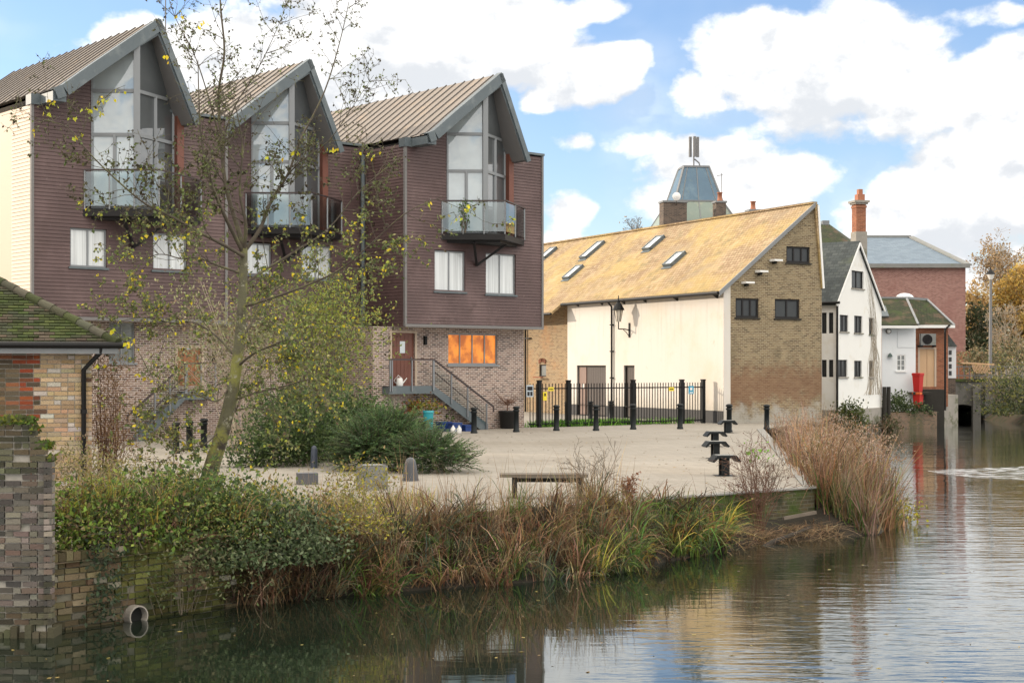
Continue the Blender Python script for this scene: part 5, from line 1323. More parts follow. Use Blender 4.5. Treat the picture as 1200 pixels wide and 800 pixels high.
for (x0, x1, y) in zip([-70]+[s[0] for s in steps[:-1]], [s[0] for s in steps], [s[1] for s in steps]):
    z1_ = FP.z(30,y)-.03-BH; l0, l1 = FP.L(x0), FP.L(x1)-.012
    mb.prism([FP.pt(l0,-1.2,-.03), FP.pt(l1,-1.2,-.03), FP.pt(l1,z1_,-.03), FP.pt(l0,z1_,-.03)], V3((-.19,.6,0)))
mb.build('mortar_core', M['mortar'], pier)
mb = MB(); rnd = random.Random(5)
for k in range(16):
    L = Wp*k/15.5; FP.box(mb, L, L+Wp/15.5-.01, -1.15, -.78+rnd.uniform(-.06,.05), -.3, .05+rnd.uniform(-.02,.04), col=vary((.085,.08,.05), rnd))
mb.build('footing', M['bricks'], pier, colattr=True)
mb = MB()
for k in range(900):
    x = rnd.uniform(-70, 58); L = FP.L(x); zt = [FP.z(30,y) for xx, y in steps if x <= xx][0]
    q = FP.pt(L, zt+rnd.uniform(-.10,.0), rnd.uniform(-.3,.02)); s = rnd.uniform(.015,.04)
    mb.face([q+V3((-s,0,0)), q+V3((s,-.01,.01)), q+V3((rnd.uniform(-s,s),0,s*1.6))], col=vary(rnd.choice([(.06,.10,.015),(.12,.14,.02),(.05,.06,.02)]), rnd))
mb.build('moss', M['leaf'], pier, colattr=True, uv=False)

def pal_r(l, z, rnd):
    nv = mnoise.noise(V3((l*.9, z*1.6, 9)))+.3*mnoise.noise(V3((l*4,z*4,1)))
    c = rnd.choice([(.17,.135,.075),(.13,.105,.055),(.09,.075,.04),(.22,.18,.11),(.15,.10,.06)])
    if nv > .0: c = (c[0]*.62, c[1]*.8, c[2]*.35)
    if rnd.random() < .05: c = (.28,.26,.20)
    if z < -.65: c = tuple(x*.6 for x in c)
    return vary(c, rnd, .25)
rw = thing('river_wall', 'mossy old brick river wall below the ivy, with a drain pipe', 'wall', V3((-3,22,WATER)))
rnd = random.Random(33)
pts_w = [(-5.97,19.02)]+RIV[1:6]
for i, (a, b) in enumerate(zip(pts_w, pts_w[1:])):
    fw = Facade(a, (b[0]-a[0], b[1]-a[1])); ln_ = math.hypot(b[0]-a[0], b[1]-a[1])
    zt = .10 if i < 2 else .0
    if i < 2:
        mb = MB(); brickwork(mb, fw, lambda z: 0, lambda z: ln_, -.95, 11, .085, .21, pal_r, rnd, th=.1, jit=.016, jg=.015, rough_=.006, skip=.02)
        l = 0
        while l < ln_-.03:
            fw.box(mb, l, min(ln_, l+.098), -.012, .105+rnd.uniform(-.015,.01), -.22, .012, col=pal_r(l, .1, rnd)); l += .108
        mb.build('brick_face', M['bricks'], rw, colattr=True)
        mb = MB(); fw.box(mb, .01, ln_, -1.3, .06, -.4, -.03); mb.build('mortar_core', M['mortar_dark'], rw)
    else:
        mb = MB(); mb.face([fw.pt(0,-1.3), fw.pt(ln_,-1.3), fw.pt(ln_,.0), fw.pt(0,.0)]); mb.build('mossy_face', M['mossbrick'], rw)
a, b = RIV[5], RIV[6]; fw = Facade(a, (b[0]-a[0], b[1]-a[1])); ln_ = math.hypot(b[0]-a[0], b[1]-a[1])
mb = MB(); mb.face([fw.pt(0,-1.3), fw.pt(ln_,-1.3), fw.pt(ln_,.0), fw.pt(0,.0)]); mb.build('mossy_face', M['mossbrick'], rw)
fw = Facade(pts_w[0], (pts_w[1][0]-pts_w[0][0], pts_w[1][1]-pts_w[0][1]))
L, z = fw.Lz(155.5,737); mb = MB()
ring_o = [(.0,.0)]
n = 20; c = fw.pt(L, -.80, 0)
def rg(r, o): return [fw.pt(L+r*math.cos(2*math.pi*k/n), -.83+r*math.sin(2*math.pi*k/n), o) for k in range(n)]
A0, A1, B0, B1 = rg(.145,-.05), rg(.145,.15), rg(.127,.15), rg(.127,-.045)
for k in range(n):
    j = (k+1) % n; mb.face([A0[k],A0[j],A1[j],A1[k]], smooth=True); mb.face([A1[k],A1[j],B1[j] if False else B0[j],B0[k]]); mb.face([B0[k],B0[j],B1[j],B1[k]], smooth=True)
dp = mb.build('drain_pipe', M['clay_pipe'], rw)
mb = MB(); mb.face(rg(.126,.03)); mb.build('pipe_mouth', M['black_hole'], dp)
# ------------------------------------------------------------------ plants
def leaf(mb, p, d, s, col, wide=.55, droop=.0, rnd=random):
    d = V3(d).normalized(); u = d.cross(V3((rnd.uniform(-1,1), rnd.uniform(-1,1), rnd.uniform(-1,1))))
    if u.length < 1e-3: u = V3((1,0,0))
    u = u.normalized()*s*wide*.5; n = d.cross(u).normalized()*s*.12
    mb.face([p, p+d*s*.45+u+n, p+d*s, p+d*s*.45-u+n], col=col)
def rdir(rnd, up=0.0):
    while True:
        v = V3((rnd.uniform(-1,1), rnd.uniform(-1,1), rnd.uniform(-1,1)))
        if .05 < v.length < 1: v.normalize(); v.z += up; return v.normalized()
def limb(mb, p, d, length, r, rnd, level, sink, up=.12, wob=.28, kids=(5,4), n=6, sides=(7,5,4,3), spread=.9, short=.55, rmin=.0035):
    pts = [V3(p)]; d = V3(d).normalized(); rad = [r]
    for k in range(n):
        d = (d+rdir(rnd)*wob*.6+V3((0,0,up*.5))).normalized(); pts.append(pts[-1]+d*length/n); rad.append(max(rmin, r*(1-.82*(k+1)/n)))
    mb.tube(pts, rad, sides[min(level, len(sides)-1)], False)
    sink.append((level, pts))
    if level < len(kids):
        for k in range(kids[level]):
            t = rnd.uniform(.25, 1.0)*n; i = min(n-1, int(t)); q = pts[i].lerp(pts[i+1], t-i)
            dd = (pts[i+1]-pts[i]).normalized(); side = dd.cross(rdir(rnd)).normalized()
            limb(mb, q, dd*.55+side*spread, length*short*rnd.uniform(.6,1.15)*(1.1-.4*t/n), max(rmin, rad[i]*.55), rnd, level+1, sink, up, wob, kids, max(3, n-1), sides, spread, short, rmin)
def poly_smooth(pts, k=3):
    out = []
    for i in range(len(pts)-1):
        p0 = pts[max(i-1,0)]; p1, p2 = pts[i], pts[i+1]; p3 = pts[min(i+2, len(pts)-1)]
        for j in range(k):
            t = j/k; out.append(.5*((2*p1)+(p2-p0)*t+(2*p0-5*p1+4*p2-p3)*t*t+(3*p1-p0-3*p2+p3)*t**3))
    out.append(pts[-1]); return out

# ---- the slender leaning tree by the water
rnd = random.Random(77); DT = 26.0
tb = P(243,585,DT); tree = thing('slender_tree', 'tall slender half bare tree with lichen covered leaning trunk on the river bank', 'tree', V3((tb.x,DT,0)))
tk = MB(); br_ = MB(); lf = MB(); sink = []
def run(pts, r0, r1, n=8, into=None):
    ps = poly_smooth([P(x, y, DT+dd) for x, y, dd in pts], 4); k = len(ps)
    rad = [(r0+(r1-r0)*(i/(k-1))**.8)*(1 if into else .82) for i in range(k)]
    (into or br_).tube(ps, rad, n, False); return ps, rad
trunk, trr = run([(238,600,0),(246,555,0),(258,515,0),(268,478,0),(277,430,0),(282,380,0),(285,330,.05),(286,290,.1)], .168, .062, 12, tk)
tk.build('trunk', M['bark'], tree)
LIMBS = [  # px,py,depth offset along each main limb
 ([(286,292,.1),(277,262,.2),(264,215,.4),(259,160,.5),(256,110,.5),(263,60,.5),(258,0,.6),(262,-60,.6)], .062, .012, 9),
 ([(286,295,.1),(288,262,-.1),(281,225,-.2),(284,170,-.3),(275,120,-.4)], .05, .008, 7),
 ([(286,295,.1),(305,268,.2),(318,235,.4),(337,205,.5),(352,165,.6),(380,108,.7),(398,50,.8),(409,2,.9)], .048, .006, 8),
 ([(285,296,.1),(262,250,-.4),(248,215,-.6),(236,165,-.7),(233,110,-.8),(232,70,-.8)], .05, .007, 7),
 ([(285,300,.0),(262,287,-.4),(233,272,-.7),(205,256,-.9),(172,240,-1.0),(140,214,-1.1),(105,180,-1.2),(80,150,-1.2),(48,140,-1.2)], .042, .006, 7),
 ([(283,320,.1),(258,312,.5),(232,302,.8),(212,303,1.0),(186,298,1.2),(150,310,1.4)], .035, .006, 6),
 ([(284,335,.1),(305,320,.4),(345,295,.7),(385,268,.9),(420,225,1.0),(455,195,1.2)], .036, .006, 6),
 ([(282,360,.1),(310,352,-.3),(350,338,-.5),(395,318,-.7),(430,290,-.8),(475,250,-.9),(520,230,-.9)], .034, .005, 6),
 ([(280,400,.1),(292,383,.4),(305,360,.8),(330,335,1.1),(365,330,1.4)], .034, .007, 6),
 ([(275,432,.1),(296,415,-.4),(318,405,-.7),(345,398,-.9),(368,420,-1.0),(372,448,-1.0)], .034, .006, 6),
 ([(270,470,.1),(300,460,-.2),(335,452,-.4),(362,445,-.5),(395,452,-.6)], .03, .006, 6),
 ([(266,485,.0),(290,478,.3),(320,482,.5),(345,500,.6)], .026, .006, 5),
 ([(278,420,.1),(255,395,.5),(228,378,.8),(200,378,1.0),(165,372,1.1),(128,380,1.2)], .03, .005, 6),
 ([(273,445,.1),(255,470,-.3),(228,462,-.5),(200,472,-.6),(182,490,-.7)], .024, .005, 5),
 ([(262,500,.1),(240,520,-.4),(210,528,-.6),(185,548,-.8)], .02, .005, 5),
 ([(259,170,.5),(275,125,.6),(300,85,.8),(322,40,.9),(340,-5,1.0)], .022, .004, 5),
 ([(260,175,.5),(246,120,.3),(228,65,.1),(205,20,0),(190,-30,0)], .022, .004, 5),
 ([(337,205,.5),(352,190,.2),(385,165,.0),(410,130,-.1),(438,88,-.2)], .018, .004, 5),
]
for pts, r0, r1, n in LIMBS:
    ps, rad = run(pts, r0, r1, n); m_ = len(ps)
    hi_ = ps[-1].z > 7.5
    for k in range(int(m_*1.0)):
        i = rnd.randint(int(m_*.2), m_-2); dd = (ps[i+1]-ps[i]).normalized(); side = dd.cross(rdir(rnd)).normalized()
        limb(br_, ps[i], dd*.5+side*.9+V3((0,0,.15)), rnd.uniform(.45,1.25)*(.8 if hi_ else 1), max(.006, rad[i]*.4), rnd, 1, sink, .1, .35, (0,4,2), 5, (6,4,3,3), .9, .55, .003)
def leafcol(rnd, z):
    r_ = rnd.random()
    if z > 5.2 and r_ < .72: return vary(rnd.choice([(.05,.045,.028),(.065,.06,.03),(.04,.032,.022),(.09,.09,.035)]), rnd, .3)  # high leaves mostly coloured dark to imitate backlight against the sky
    if r_ < .07: return vary((.55,.45,.03), rnd, .2)
    if r_ < .16: return vary((.30,.33,.06), rnd, .2)
    if r_ < .34: return vary((.22,.22,.09), rnd, .3)
    if r_ < .48: return vary((.10,.08,.05), rnd, .3)
    return vary((.11,.14,.05), rnd, .35)
for lvl, pts in sink:
    z_ = pts[-1].z
    dens_ = 4.4 if z_ < 4.6 else 3.6 if z_ < 6.5 else 2.0
    for k in range(int(dens_+rnd.random())):
        i = rnd.randint(0, len(pts)-2); q = pts[i].lerp(pts[i+1], rnd.random())
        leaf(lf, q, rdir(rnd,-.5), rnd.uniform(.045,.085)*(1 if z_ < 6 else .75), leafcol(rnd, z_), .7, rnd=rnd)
# clusters of yellow leaves, each hanging on a fine twig from the nearest branch
tw2 = br_; allp = [q for lv, pts in sink for q in pts]
for x, y in ((40,152),(62,128),(78,138),(90,158),(118,112),(130,112),(147,100),(122,132),(198,72),(62,118),(210,18),(235,25),(105,125),(320,185),(175,195),(345,178),(395,172),(150,395),(115,420),(170,440),(122,380),(145,345),(200,385),(340,240),(180,275),(430,180),(505,238),(550,238),(445,180),(535,255)):
    c = P(x, y, DT-1.1 if x < 160 else DT+rnd.uniform(-.8,.8)); q0 = min(allp, key=lambda q: (q-c).length_squared)
    mid = q0.lerp(c, .55)+V3((0,0,.06)); tw2.tube([q0, mid, c], [.007,.005,.003], 4, False); n_ = rnd.randint(3,6)
    for k in range(n_):
        p = mid.lerp(c, rnd.uniform(.2,1.0)); e = p+V3((rnd.gauss(0,.06), rnd.gauss(0,.06), rnd.uniform(-.09,.02))); tw2.tube([p, e], [.003,.002], 3, False)
        leaf(lf, e, V3((rnd.gauss(0,.6), rnd.gauss(0,.6), -1)), rnd.uniform(.06,.105), vary(rnd.choice([(.50,.44,.02),(.36,.40,.04),(.52,.40,.03)]), rnd, .15), .75, rnd=rnd)
br_.build('branch', M['branch'], tree)
lf.build('foliage', M['leaf'], tree, uv=False, colattr=True)

# ---- generic leafy mass on stems
def bush(name, label, cat, base, blobs, n, size, pal, seed, stems=18, stemmat='twig', group=None, mat='leaf', wide=.55, outward=.5, up=.1, twig_r=.012, shell=.45):
    rnd = random.Random(seed); t = thing(name, label, cat, base, group); base = V3(base)
    vol = [b[1][0]*b[1][1]*b[1][2] for b in blobs]; tot = sum(vol); L_ = MB(); S = MB(); tips = []
    for (c, r_), v in zip(blobs, vol):
        c = V3(c); nc = max(5, int(stems*3*v/tot)); cl = []
        for k in range(nc):
            d = rdir(rnd); f = (shell+(1-shell)*rnd.random())**.6
            q = c+V3((d.x*r_[0]*f, d.y*r_[1]*f, d.z*r_[2]*f)); q.z = max(q.z, base.z+.03); cl.append((q, d))
        sp = .32*min(r_[0], r_[2])+.10
        for k in range(int(n*v/tot)):
            q, d = rnd.choice(cl); w_ = V3((rnd.gauss(0,sp), rnd.gauss(0,sp), rnd.gauss(0,sp*.8))); p = q+w_
            if p.z < base.z: continue
            dd = (d*outward+rdir(rnd)+V3((0,0,up))).normalized()
            leaf(L_, p, dd, size*rnd.uniform(.6,1.35), pal(rnd, p, c), wide, rnd=rnd)
        tips += cl
    for q, d in rnd.sample(tips, min(len(tips), stems)):
        b0 = base+V3((rnd.gauss(0,.12), rnd.gauss(0,.12), 0)); mid = b0.lerp(q, .5)+V3((rnd.gauss(0,.08), rnd.gauss(0,.08), .12))
        b0.x += (q.x-b0.x)*.35; b0.y += (q.y-b0.y)*.35
        S.tube([b0, mid, q, q+d*.12], [twig_r, twig_r*.7, twig_r*.4, twig_r*.2], 4, False)
    L_.build('foliage', M[mat], t, uv=False, colattr=True); S.build('stem', M[stemmat], t)
    return t
def pick(*cols, k=.28):
    return lambda rnd, p, c: vary(rnd.choice(cols), rnd, k)
def E(px, py, D, rx, rz, ry=None):            # an ellipsoid seen at px,py with pixel half sizes
    return (P(px, py, D), (rx/F*D, (ry if ry is not None else rx*.8)/F*D, rz/F*D))
def gz(px, D, z=0.0): p = P(px, HY, D); p.z = z; return p

DG = [(.035,.06,.022),(.045,.08,.028),(.065,.10,.03),(.03,.045,.02)]
OL = [(.13,.145,.05),(.16,.17,.06),(.10,.115,.04),(.20,.20,.06),(.085,.09,.045)]
def sprays(name, label, cat, base, blobs, n, seed, ln=(.35,.65), nl=15, nlen=.085):
    rnd = random.Random(seed); t = thing(name, label, cat, base); L_ = MB(); S = MB(); base = V3(base)
    vol = [b[1][0]*b[1][1]*b[1][2] for b in blobs]; tot = sum(vol)
    for (c, r_), v in zip(blobs, vol):
        for k in range(int(n*v/tot)):
            d = rdir(rnd, .25); f = rnd.uniform(.35,1.0); q = c+V3((d.x*r_[0]*f, d.y*r_[1]*f, max(-.9,d.z)*r_[2]*f)); q.z = max(q.z, .04)
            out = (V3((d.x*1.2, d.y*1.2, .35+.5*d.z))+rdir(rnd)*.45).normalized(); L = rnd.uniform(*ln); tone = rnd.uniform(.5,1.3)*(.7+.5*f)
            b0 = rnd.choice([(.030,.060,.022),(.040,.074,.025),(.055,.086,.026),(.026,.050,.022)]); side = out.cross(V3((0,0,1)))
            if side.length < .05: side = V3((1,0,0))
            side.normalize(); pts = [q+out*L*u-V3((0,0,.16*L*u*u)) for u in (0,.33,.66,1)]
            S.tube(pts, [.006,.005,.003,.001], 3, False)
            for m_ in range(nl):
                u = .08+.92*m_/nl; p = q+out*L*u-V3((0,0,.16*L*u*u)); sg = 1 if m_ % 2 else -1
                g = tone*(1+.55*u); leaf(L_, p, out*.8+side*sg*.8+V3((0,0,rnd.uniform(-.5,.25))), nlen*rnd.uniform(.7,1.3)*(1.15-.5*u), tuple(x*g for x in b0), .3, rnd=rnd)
    L_.build('foliage', M['needle'], t, uv=False, colattr=True); S.build('stem', M['twig'], t); return t
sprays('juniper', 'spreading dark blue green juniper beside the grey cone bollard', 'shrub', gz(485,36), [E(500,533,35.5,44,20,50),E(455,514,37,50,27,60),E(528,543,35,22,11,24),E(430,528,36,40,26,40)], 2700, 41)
bush('evergreen_hedge', 'dense glossy dark green shrub behind the leaning trunk', 'shrub', gz(370,39), [E(335,508,38,44,34,50),E(390,500,40,54,36,60),E(300,530,37,30,20,30)], 19000, .10, pick(*DG,(.10,.14,.05)), 42, 30, outward=.8)
bush('autumn_tree', 'loose yellow green bushy tree in front of the middle townhouse', 'tree', gz(375,46), [E(385,400,46,58,68,60),E(345,380,46,48,48,50),E(405,350,46,36,34,36),E(372,438,46,42,26,50)], 8000, .10, pick((.17,.21,.06),(.21,.25,.07),(.13,.165,.05),(.27,.30,.06),(.10,.12,.045),(.28,.26,.05),k=.3), 43, 40, 'twig', twig_r=.03, shell=.2)
bush('grey_willow', 'grey olive twiggy shrub tree behind the leaning trunk', 'tree', gz(300,43), [E(300,420,43,55,60,50),E(250,375,43,55,50,50),E(220,430,43,36,36,40)], 4300, .10, pick((.18,.19,.10),(.22,.22,.12),(.11,.11,.06),(.17,.13,.09)), 44, 50, 'twig_pale', twig_r=.016, shell=.15)
bush('rusty_shrub', 'fine brown leafless shrub against the outbuilding corner', 'shrub', gz(125,28.5), [E(125,475,28.5,20,62,22),E(135,515,28,20,26,22)], 2600, .07, pick((.22,.14,.08),(.17,.10,.06),(.28,.19,.10)), 45, 70, 'twig_red', wide=.25, twig_r=.008, up=.8)
bush('shrub_by_stairs', 'bare brown climber hanging on the recess between middle and right townhouses', 'shrub', gz(445,58.6), [E(448,330,58,22,50,10),E(440,270,58,14,40,8),E(432,400,57,24,30,14)], 1500, .16, pick((.05,.055,.03),(.10,.10,.05),(.16,.14,.07)), 46, 26, twig_r=.02)
bush('pot_plant', 'bushy green and rusty plant above the turquoise barrel', 'plant', gz(497,57), [E(495,477,57,12,9,10),E(478,480,57,8,7,8)], 500, .14, pick((.10,.13,.03),(.25,.22,.04),(.22,.10,.04)), 47, 8)
bush('box_plant', 'low green plant growing out of the blue boxes', 'plant', gz(518,58.5,.3), [E(518,488,58.5,8,4,6)], 160, .12, pick((.07,.13,.03),(.12,.20,.04)), 48, 5)
tipc = FC.pt(2.25, 0, .75); z0 = FLOOR
bush('balcony_plant', 'trailing green plant on the corner of the right balcony', 'plant', V3((tipc.x,tipc.y,z0)), [(V3((tipc.x,tipc.y,z0+1.05)),(.13,.13,.2)),(V3((tipc.x,tipc.y,z0+.5)),(.10,.10,.35))], 130, .10, pick((.06,.10,.03),(.10,.15,.04)), 49, 8)
bush('cottage_bush', 'clipped mossy green bush at the foot of the white cottage', 'shrub', V3((16.6,73.6,-.8)), [(V3((16.6,73.6,-.1)),(.7,.5,.62))], 1300, .15, pick((.06,.08,.02),(.09,.11,.025),(.04,.055,.02)), 50, 8)
bush('bank_shrub', 'dark leafy plants on the wall below the white annex', 'shrub', gz(1052,82,-.2), [E(1048,474,82,14,9,10),E(1066,478,82.5,14,5,8),E(1085,482,83,10,5,8)], 1300, .16, pick((.05,.08,.03),(.09,.12,.05),(.04,.055,.025)), 51, 10)
bush('corner_weeds', 'dark weeds hanging over the water at the cottage corner', 'plant', gz(1010,77,-.9), [E(1005,503,76.0,22,5,8),E(1040,497,79,12,7,8)], 700, .18, pick((.045,.055,.02),(.10,.09,.05),(.13,.10,.06)), 52, 10)
# right bank shrubs
bush('bank_shrub', 'dark green overhanging shrub on the far right bank', 'shrub', gz(1195,88,-.3), [E(1195,470,88,32,26,25),E(1172,488,87,24,12,16)], 4200, .17, pick((.06,.075,.04),(.10,.12,.05),(.04,.05,.03),(.17,.17,.05)), 53, 30, 'twig_pale', twig_r=.025)
bush('bank_shrub', 'twiggy pale shrub leaning over the bridge parapet at the right', 'shrub', gz(1175,93,.2), [E(1180,440,92,35,22,22),E(1150,455,92,18,12,10)], 900, .15, pick((.14,.15,.07),(.26,.24,.05),(.10,.10,.06)), 54, 60, 'twig_pale', twig_r=.03)
# far trees
def far_tree(label, px, py, D, rx, rz, n, size, pal, seed, stemmat='twig_pale', trunk_r=.22, kids=(9,6,4), leaves=True, name='far_tree', span=1.0):
    rnd = random.Random(seed); b = gz(px, D); t = thing(name, label, 'tree', b, 'trees beyond the bridge')
    c = P(px, py, D); rzz = rz/F*D; rxx = rx/F*D; T_ = MB(); B2 = MB(); sk = []
    top = c.z+rzz
    T_.tube([b, V3((b.x+.1,D,c.z-rzz*.4)), V3((b.x-.1,D,c.z+rzz*.4))], [trunk_r, trunk_r*.75, trunk_r*.3], 8, False); T_.build('trunk', M[stemmat], t)
    for k in range(kids[0]*2):
        z0 = c.z+rzz*rnd.uniform(-.8,.4); a = rnd.uniform(0,6.28); d = V3((math.cos(a), math.sin(a), rnd.uniform(.5,1.6)))
        limb(B2, V3((b.x,D,z0)), d, rxx*rnd.uniform(.7,1.25), trunk_r*.3, rnd, 1, sk, .12, .3, (0,kids[1],kids[2]), 5, (5,4,3,3), .8, .6, .012)
    B2.build('branch', M[stemmat], t)
    if n:
        L_ = MB()
        for k in range(n):
            lvl, pts = rnd.choice(sk); i = rnd.randint(1, len(pts)-1)
            leaf(L_, pts[i]+V3((rnd.gauss(0,.22), rnd.gauss(0,.22), rnd.gauss(0,.22))), rdir(rnd,-.4), size*rnd.uniform(.6,1.3), pal(rnd,None,None), .5, rnd=rnd)
        L_.build('crown', M['leaf'], t, uv=False, colattr=True)
YL = pick((.40,.27,.07),(.46,.31,.08),(.33,.21,.06),(.38,.29,.10)); TAN = pick((.28,.19,.10),(.34,.24,.13),(.22,.15,.08)); DK = pick((.02,.032,.018),(.03,.045,.022),(.045,.055,.025))
far_tree('golden weeping tree at the right edge of the picture', 1192, 360, 128, 32, 62, 6500, .33, YL, 61, 'twig_pale', kids=(11,7,4))
far_tree('tan leafless tree with the highest crown behind the street lamp', 1172, 330, 150, 36, 46, 3600, .28, TAN, 62, 'twig_pale', kids=(13,8,5))
far_tree('paler tan tree just right of the brick hall', 1147, 365, 145, 22, 42, 3200, .3, pick((.42,.27,.09),(.36,.25,.11),(.28,.2,.1)), 63, 'twig_pale', kids=(11,6,4))
bush('dark_evergreen', 'dark green evergreen clump beside the brick hall corner', 'tree', gz(1148,122), [E(1147,392,122,17,34,20),E(1164,398,124,15,30,18),E(1140,412,120,12,22,14)], 5200, .3, pick((.035,.05,.025),(.05,.065,.03),(.08,.075,.04)), 64, 20, group='trees beyond the bridge', twig_r=.05)
far_tree('bare twiggy tree low behind the street lamp', 1178, 392, 112, 28, 40, 400, .2, TAN, 65, 'twig_pale', trunk_r=.12, kids=(10,6,4))
bush('far_hedge', 'brown green scrub along the road behind the bridge railing', 'hedge', gz(1165,106), [E(1150,425,106,30,14,20),E(1195,420,108,34,18,20)], 3600, .22, pick((.12,.11,.06),(.16,.13,.08),(.07,.08,.04),(.22,.17,.09)), 66, 40, 'twig_pale', twig_r=.03)
bush('far_wood', 'distant wood of brown and grey trees closing the view', 'trees', gz(1300,190), [E(1250,395,190,120,52,60),E(1420,390,190,120,56,60)], 9000, .6, TAN, 67, 50, 'twig_pale', twig_r=.12)
far_tree('small bare tree poking above the barn roof left of the tower', 744, 278, 135, 15, 20, 60, .2, TAN, 68, 'twig', trunk_r=.15, kids=(8,5,3))
# grass behind the railings
def blades(mb, p, n, spread, h, pal, rnd, lean=.35, w=.012, seg=3, bias=V3((0,0,0)), zf=None, droop=.5):
    for k in range(n):
        q = V3(p)+V3((rnd.gauss(0,spread), rnd.gauss(0,spread), 0))
        if zf: q.z = zf(q)
        a = rnd.uniform(0,6.28); hh = h*rnd.uniform(.5,1.25); l = lean*rnd.uniform(.2,1.5)
        dir_ = V3((math.cos(a)*l, math.sin(a)*l, 1))+bias; side = V3((-math.sin(a+.6), math.cos(a+.6), 0)); c = pal(rnd,None,None); ww = w*rnd.uniform(.6,1.4)
        pts = []
        for s in range(seg+1):
            t = s/seg; pts.append(q+dir_*hh*t+V3((math.cos(a)*l*hh*t*t*droop*2, math.sin(a)*l*hh*t*t*droop*2, -droop*hh*t*t*(.25+l))))
        for s in range(seg):
            w0, w1 = ww*(1-s/seg*.8), ww*(1-(s+1)/seg*.95)
            mb.face([pts[s]-side*w0, pts[s]+side*w0, pts[s+1]+side*w1, pts[s+1]-side*w1], col=c)
rnd = random.Random(90); mb = MB()
for k in range(260):
    L = rnd.choice([rnd.uniform(FF.L(640),FF.L(700)), rnd.uniform(FF.L(690),FF.L(748)), rnd.uniform(.3,fl-.5)]); blades(mb, FF.pt(L, 0, -rnd.uniform(.15,1.0)), 14, .14, .34, pick((.12,.28,.03),(.17,.36,.05),(.08,.18,.03)), rnd, w=.02)
o = mb.build('grass', M['blade'], uv=False, colattr=True); tag(o, 'bright green tufts of grass behind the black railings', 'grass', kind='stuff')

# ------------------------------------------------------------------ the river margin: reeds, sedges, brambles
def along(path, t):
    n = len(path)-1; i = min(n-1, int(t*n)); f = t*n-i; a, b = path[i], path[i+1]; return (a[0]+(b[0]-a[0])*f, a[1]+(b[1]-a[1])*f)
def margin(t, s):                # t along the bank, s from the water (0) to the wall (1)
    a, b = along(foot, t), along(top, t); n = len(topz)-1; i = min(n-1, int(t*n)); tz = topz[i]+(topz[i+1]-topz[i])*(t*n-i)
    return V3((a[0]+(b[0]-a[0])*s, a[1]+(b[1]-a[1])*s, -1.0+(tz+1.0)*s**.8))
DRY = pick((.30,.205,.115),(.36,.255,.15),(.24,.15,.085),(.20,.12,.07),(.40,.30,.18),(.16,.11,.06))
GRN = pick((.10,.17,.035),(.14,.23,.05),(.08,.125,.035),(.20,.23,.06),(.05,.085,.04)); GREY = pick((.10,.13,.085),(.13,.16,.10),(.08,.10,.06),(.19,.20,.11))
YEL = pick((.42,.34,.06),(.34,.30,.08),(.30,.20,.06))
def clumps(name, label, t0, t1, n, per, h, pals, seed, s=(.0,.95), w=.010, lean=(.15,.8), droop=(.3,.9), base=.07, kink=.35, out=.25, where=None):
    """separate fans of blades, each with its own lean, age and height; many stems are snapped"""
    rnd = random.Random(seed); mb = MB()
    for k in range(n):
        t = rnd.uniform(t0,t1); p = where(rnd) if where else margin(t, rnd.uniform(*s))-V3((0,0,.06)); pal = rnd.choice(pals); hh = h*rnd.uniform(.45,1.25)
        a0 = rnd.uniform(0,6.28); cl = V3((math.cos(a0)*.25+.08, math.sin(a0)*.25-out, 0)); ln = rnd.uniform(*lean); dr = rnd.uniform(*droop); tone = rnd.uniform(.55,1.15)
        for b in range(int(per*rnd.uniform(.6,1.4))):
            a = rnd.uniform(0,6.28); l = ln*rnd.uniform(.1,1.3); H = hh*rnd.uniform(.4,1.15)
            q = p+V3((rnd.gauss(0,base), rnd.gauss(0,base), 0)); d = (V3((math.cos(a)*l, math.sin(a)*l, 1))+cl*rnd.uniform(.3,1.3)).normalized()
            c = tuple(x*tone*rnd.uniform(.8,1.15) for x in pal(rnd,None,None)); ww = w*rnd.uniform(.5,1.5); side = d.cross(rdir(rnd)).normalized()
            pts = [q]; kk = rnd.randint(2,4) if rnd.random() < kink else 99; nseg = 5; hor = V3((d.x,d.y,0))
            for sg in range(nseg):
                if sg == kk: d = (rdir(rnd)*.8+hor*1.2-V3((0,0,rnd.uniform(.2,1.1)))).normalized()
                else: d = (d+V3((0,0,-.36*dr*(sg+.3)/2))+hor*.12*dr+rdir(rnd)*.09).normalized()
                pts.append(pts[-1]+d*H/nseg)
            for sg in range(nseg):
                if pts[sg+1].z < WATER-.02: break
                w0, w1 = ww*(1-.15*sg) if sg < 4 else ww*.4, ww*(1-.15*(sg+1)) if sg < 3 else (ww*.4 if sg == 3 else ww*.05)
                mb.face([pts[sg]-side*w0, pts[sg]+side*w0, pts[sg+1]+side*w1, pts[sg+1]-side*w1], col=c)
    o = mb.build(name, M['blade'], uv=False, colattr=True); tag(o, label, 'reeds', kind='stuff')
def bed(name, label, t0, t1, n, h, pals, seed, s=(.0,.95), w=.013, lean=.4, per=9, bias=(.15,-.35,0), droop=.5, spread=.12):
    rnd = random.Random(seed); mb = MB()
    for k in range(n):
        t = rnd.uniform(t0,t1); p = margin(t, rnd.uniform(*s)); pal = rnd.choice(pals)
        blades(mb, p-V3((0,0,.05)), per, spread, h*rnd.uniform(.6,1.2), pal, rnd, lean=lean, w=w, seg=4, bias=V3(bias), droop=droop)
    o = mb.build(name, M['blade'], uv=False, colattr=True); tag(o, label, 'reeds', kind='stuff')
RST = pick((.24,.135,.07),(.19,.10,.05),(.29,.18,.10),(.15,.085,.05))
DRK = pick((.07,.05,.032),(.045,.036,.024),(.10,.066,.04))
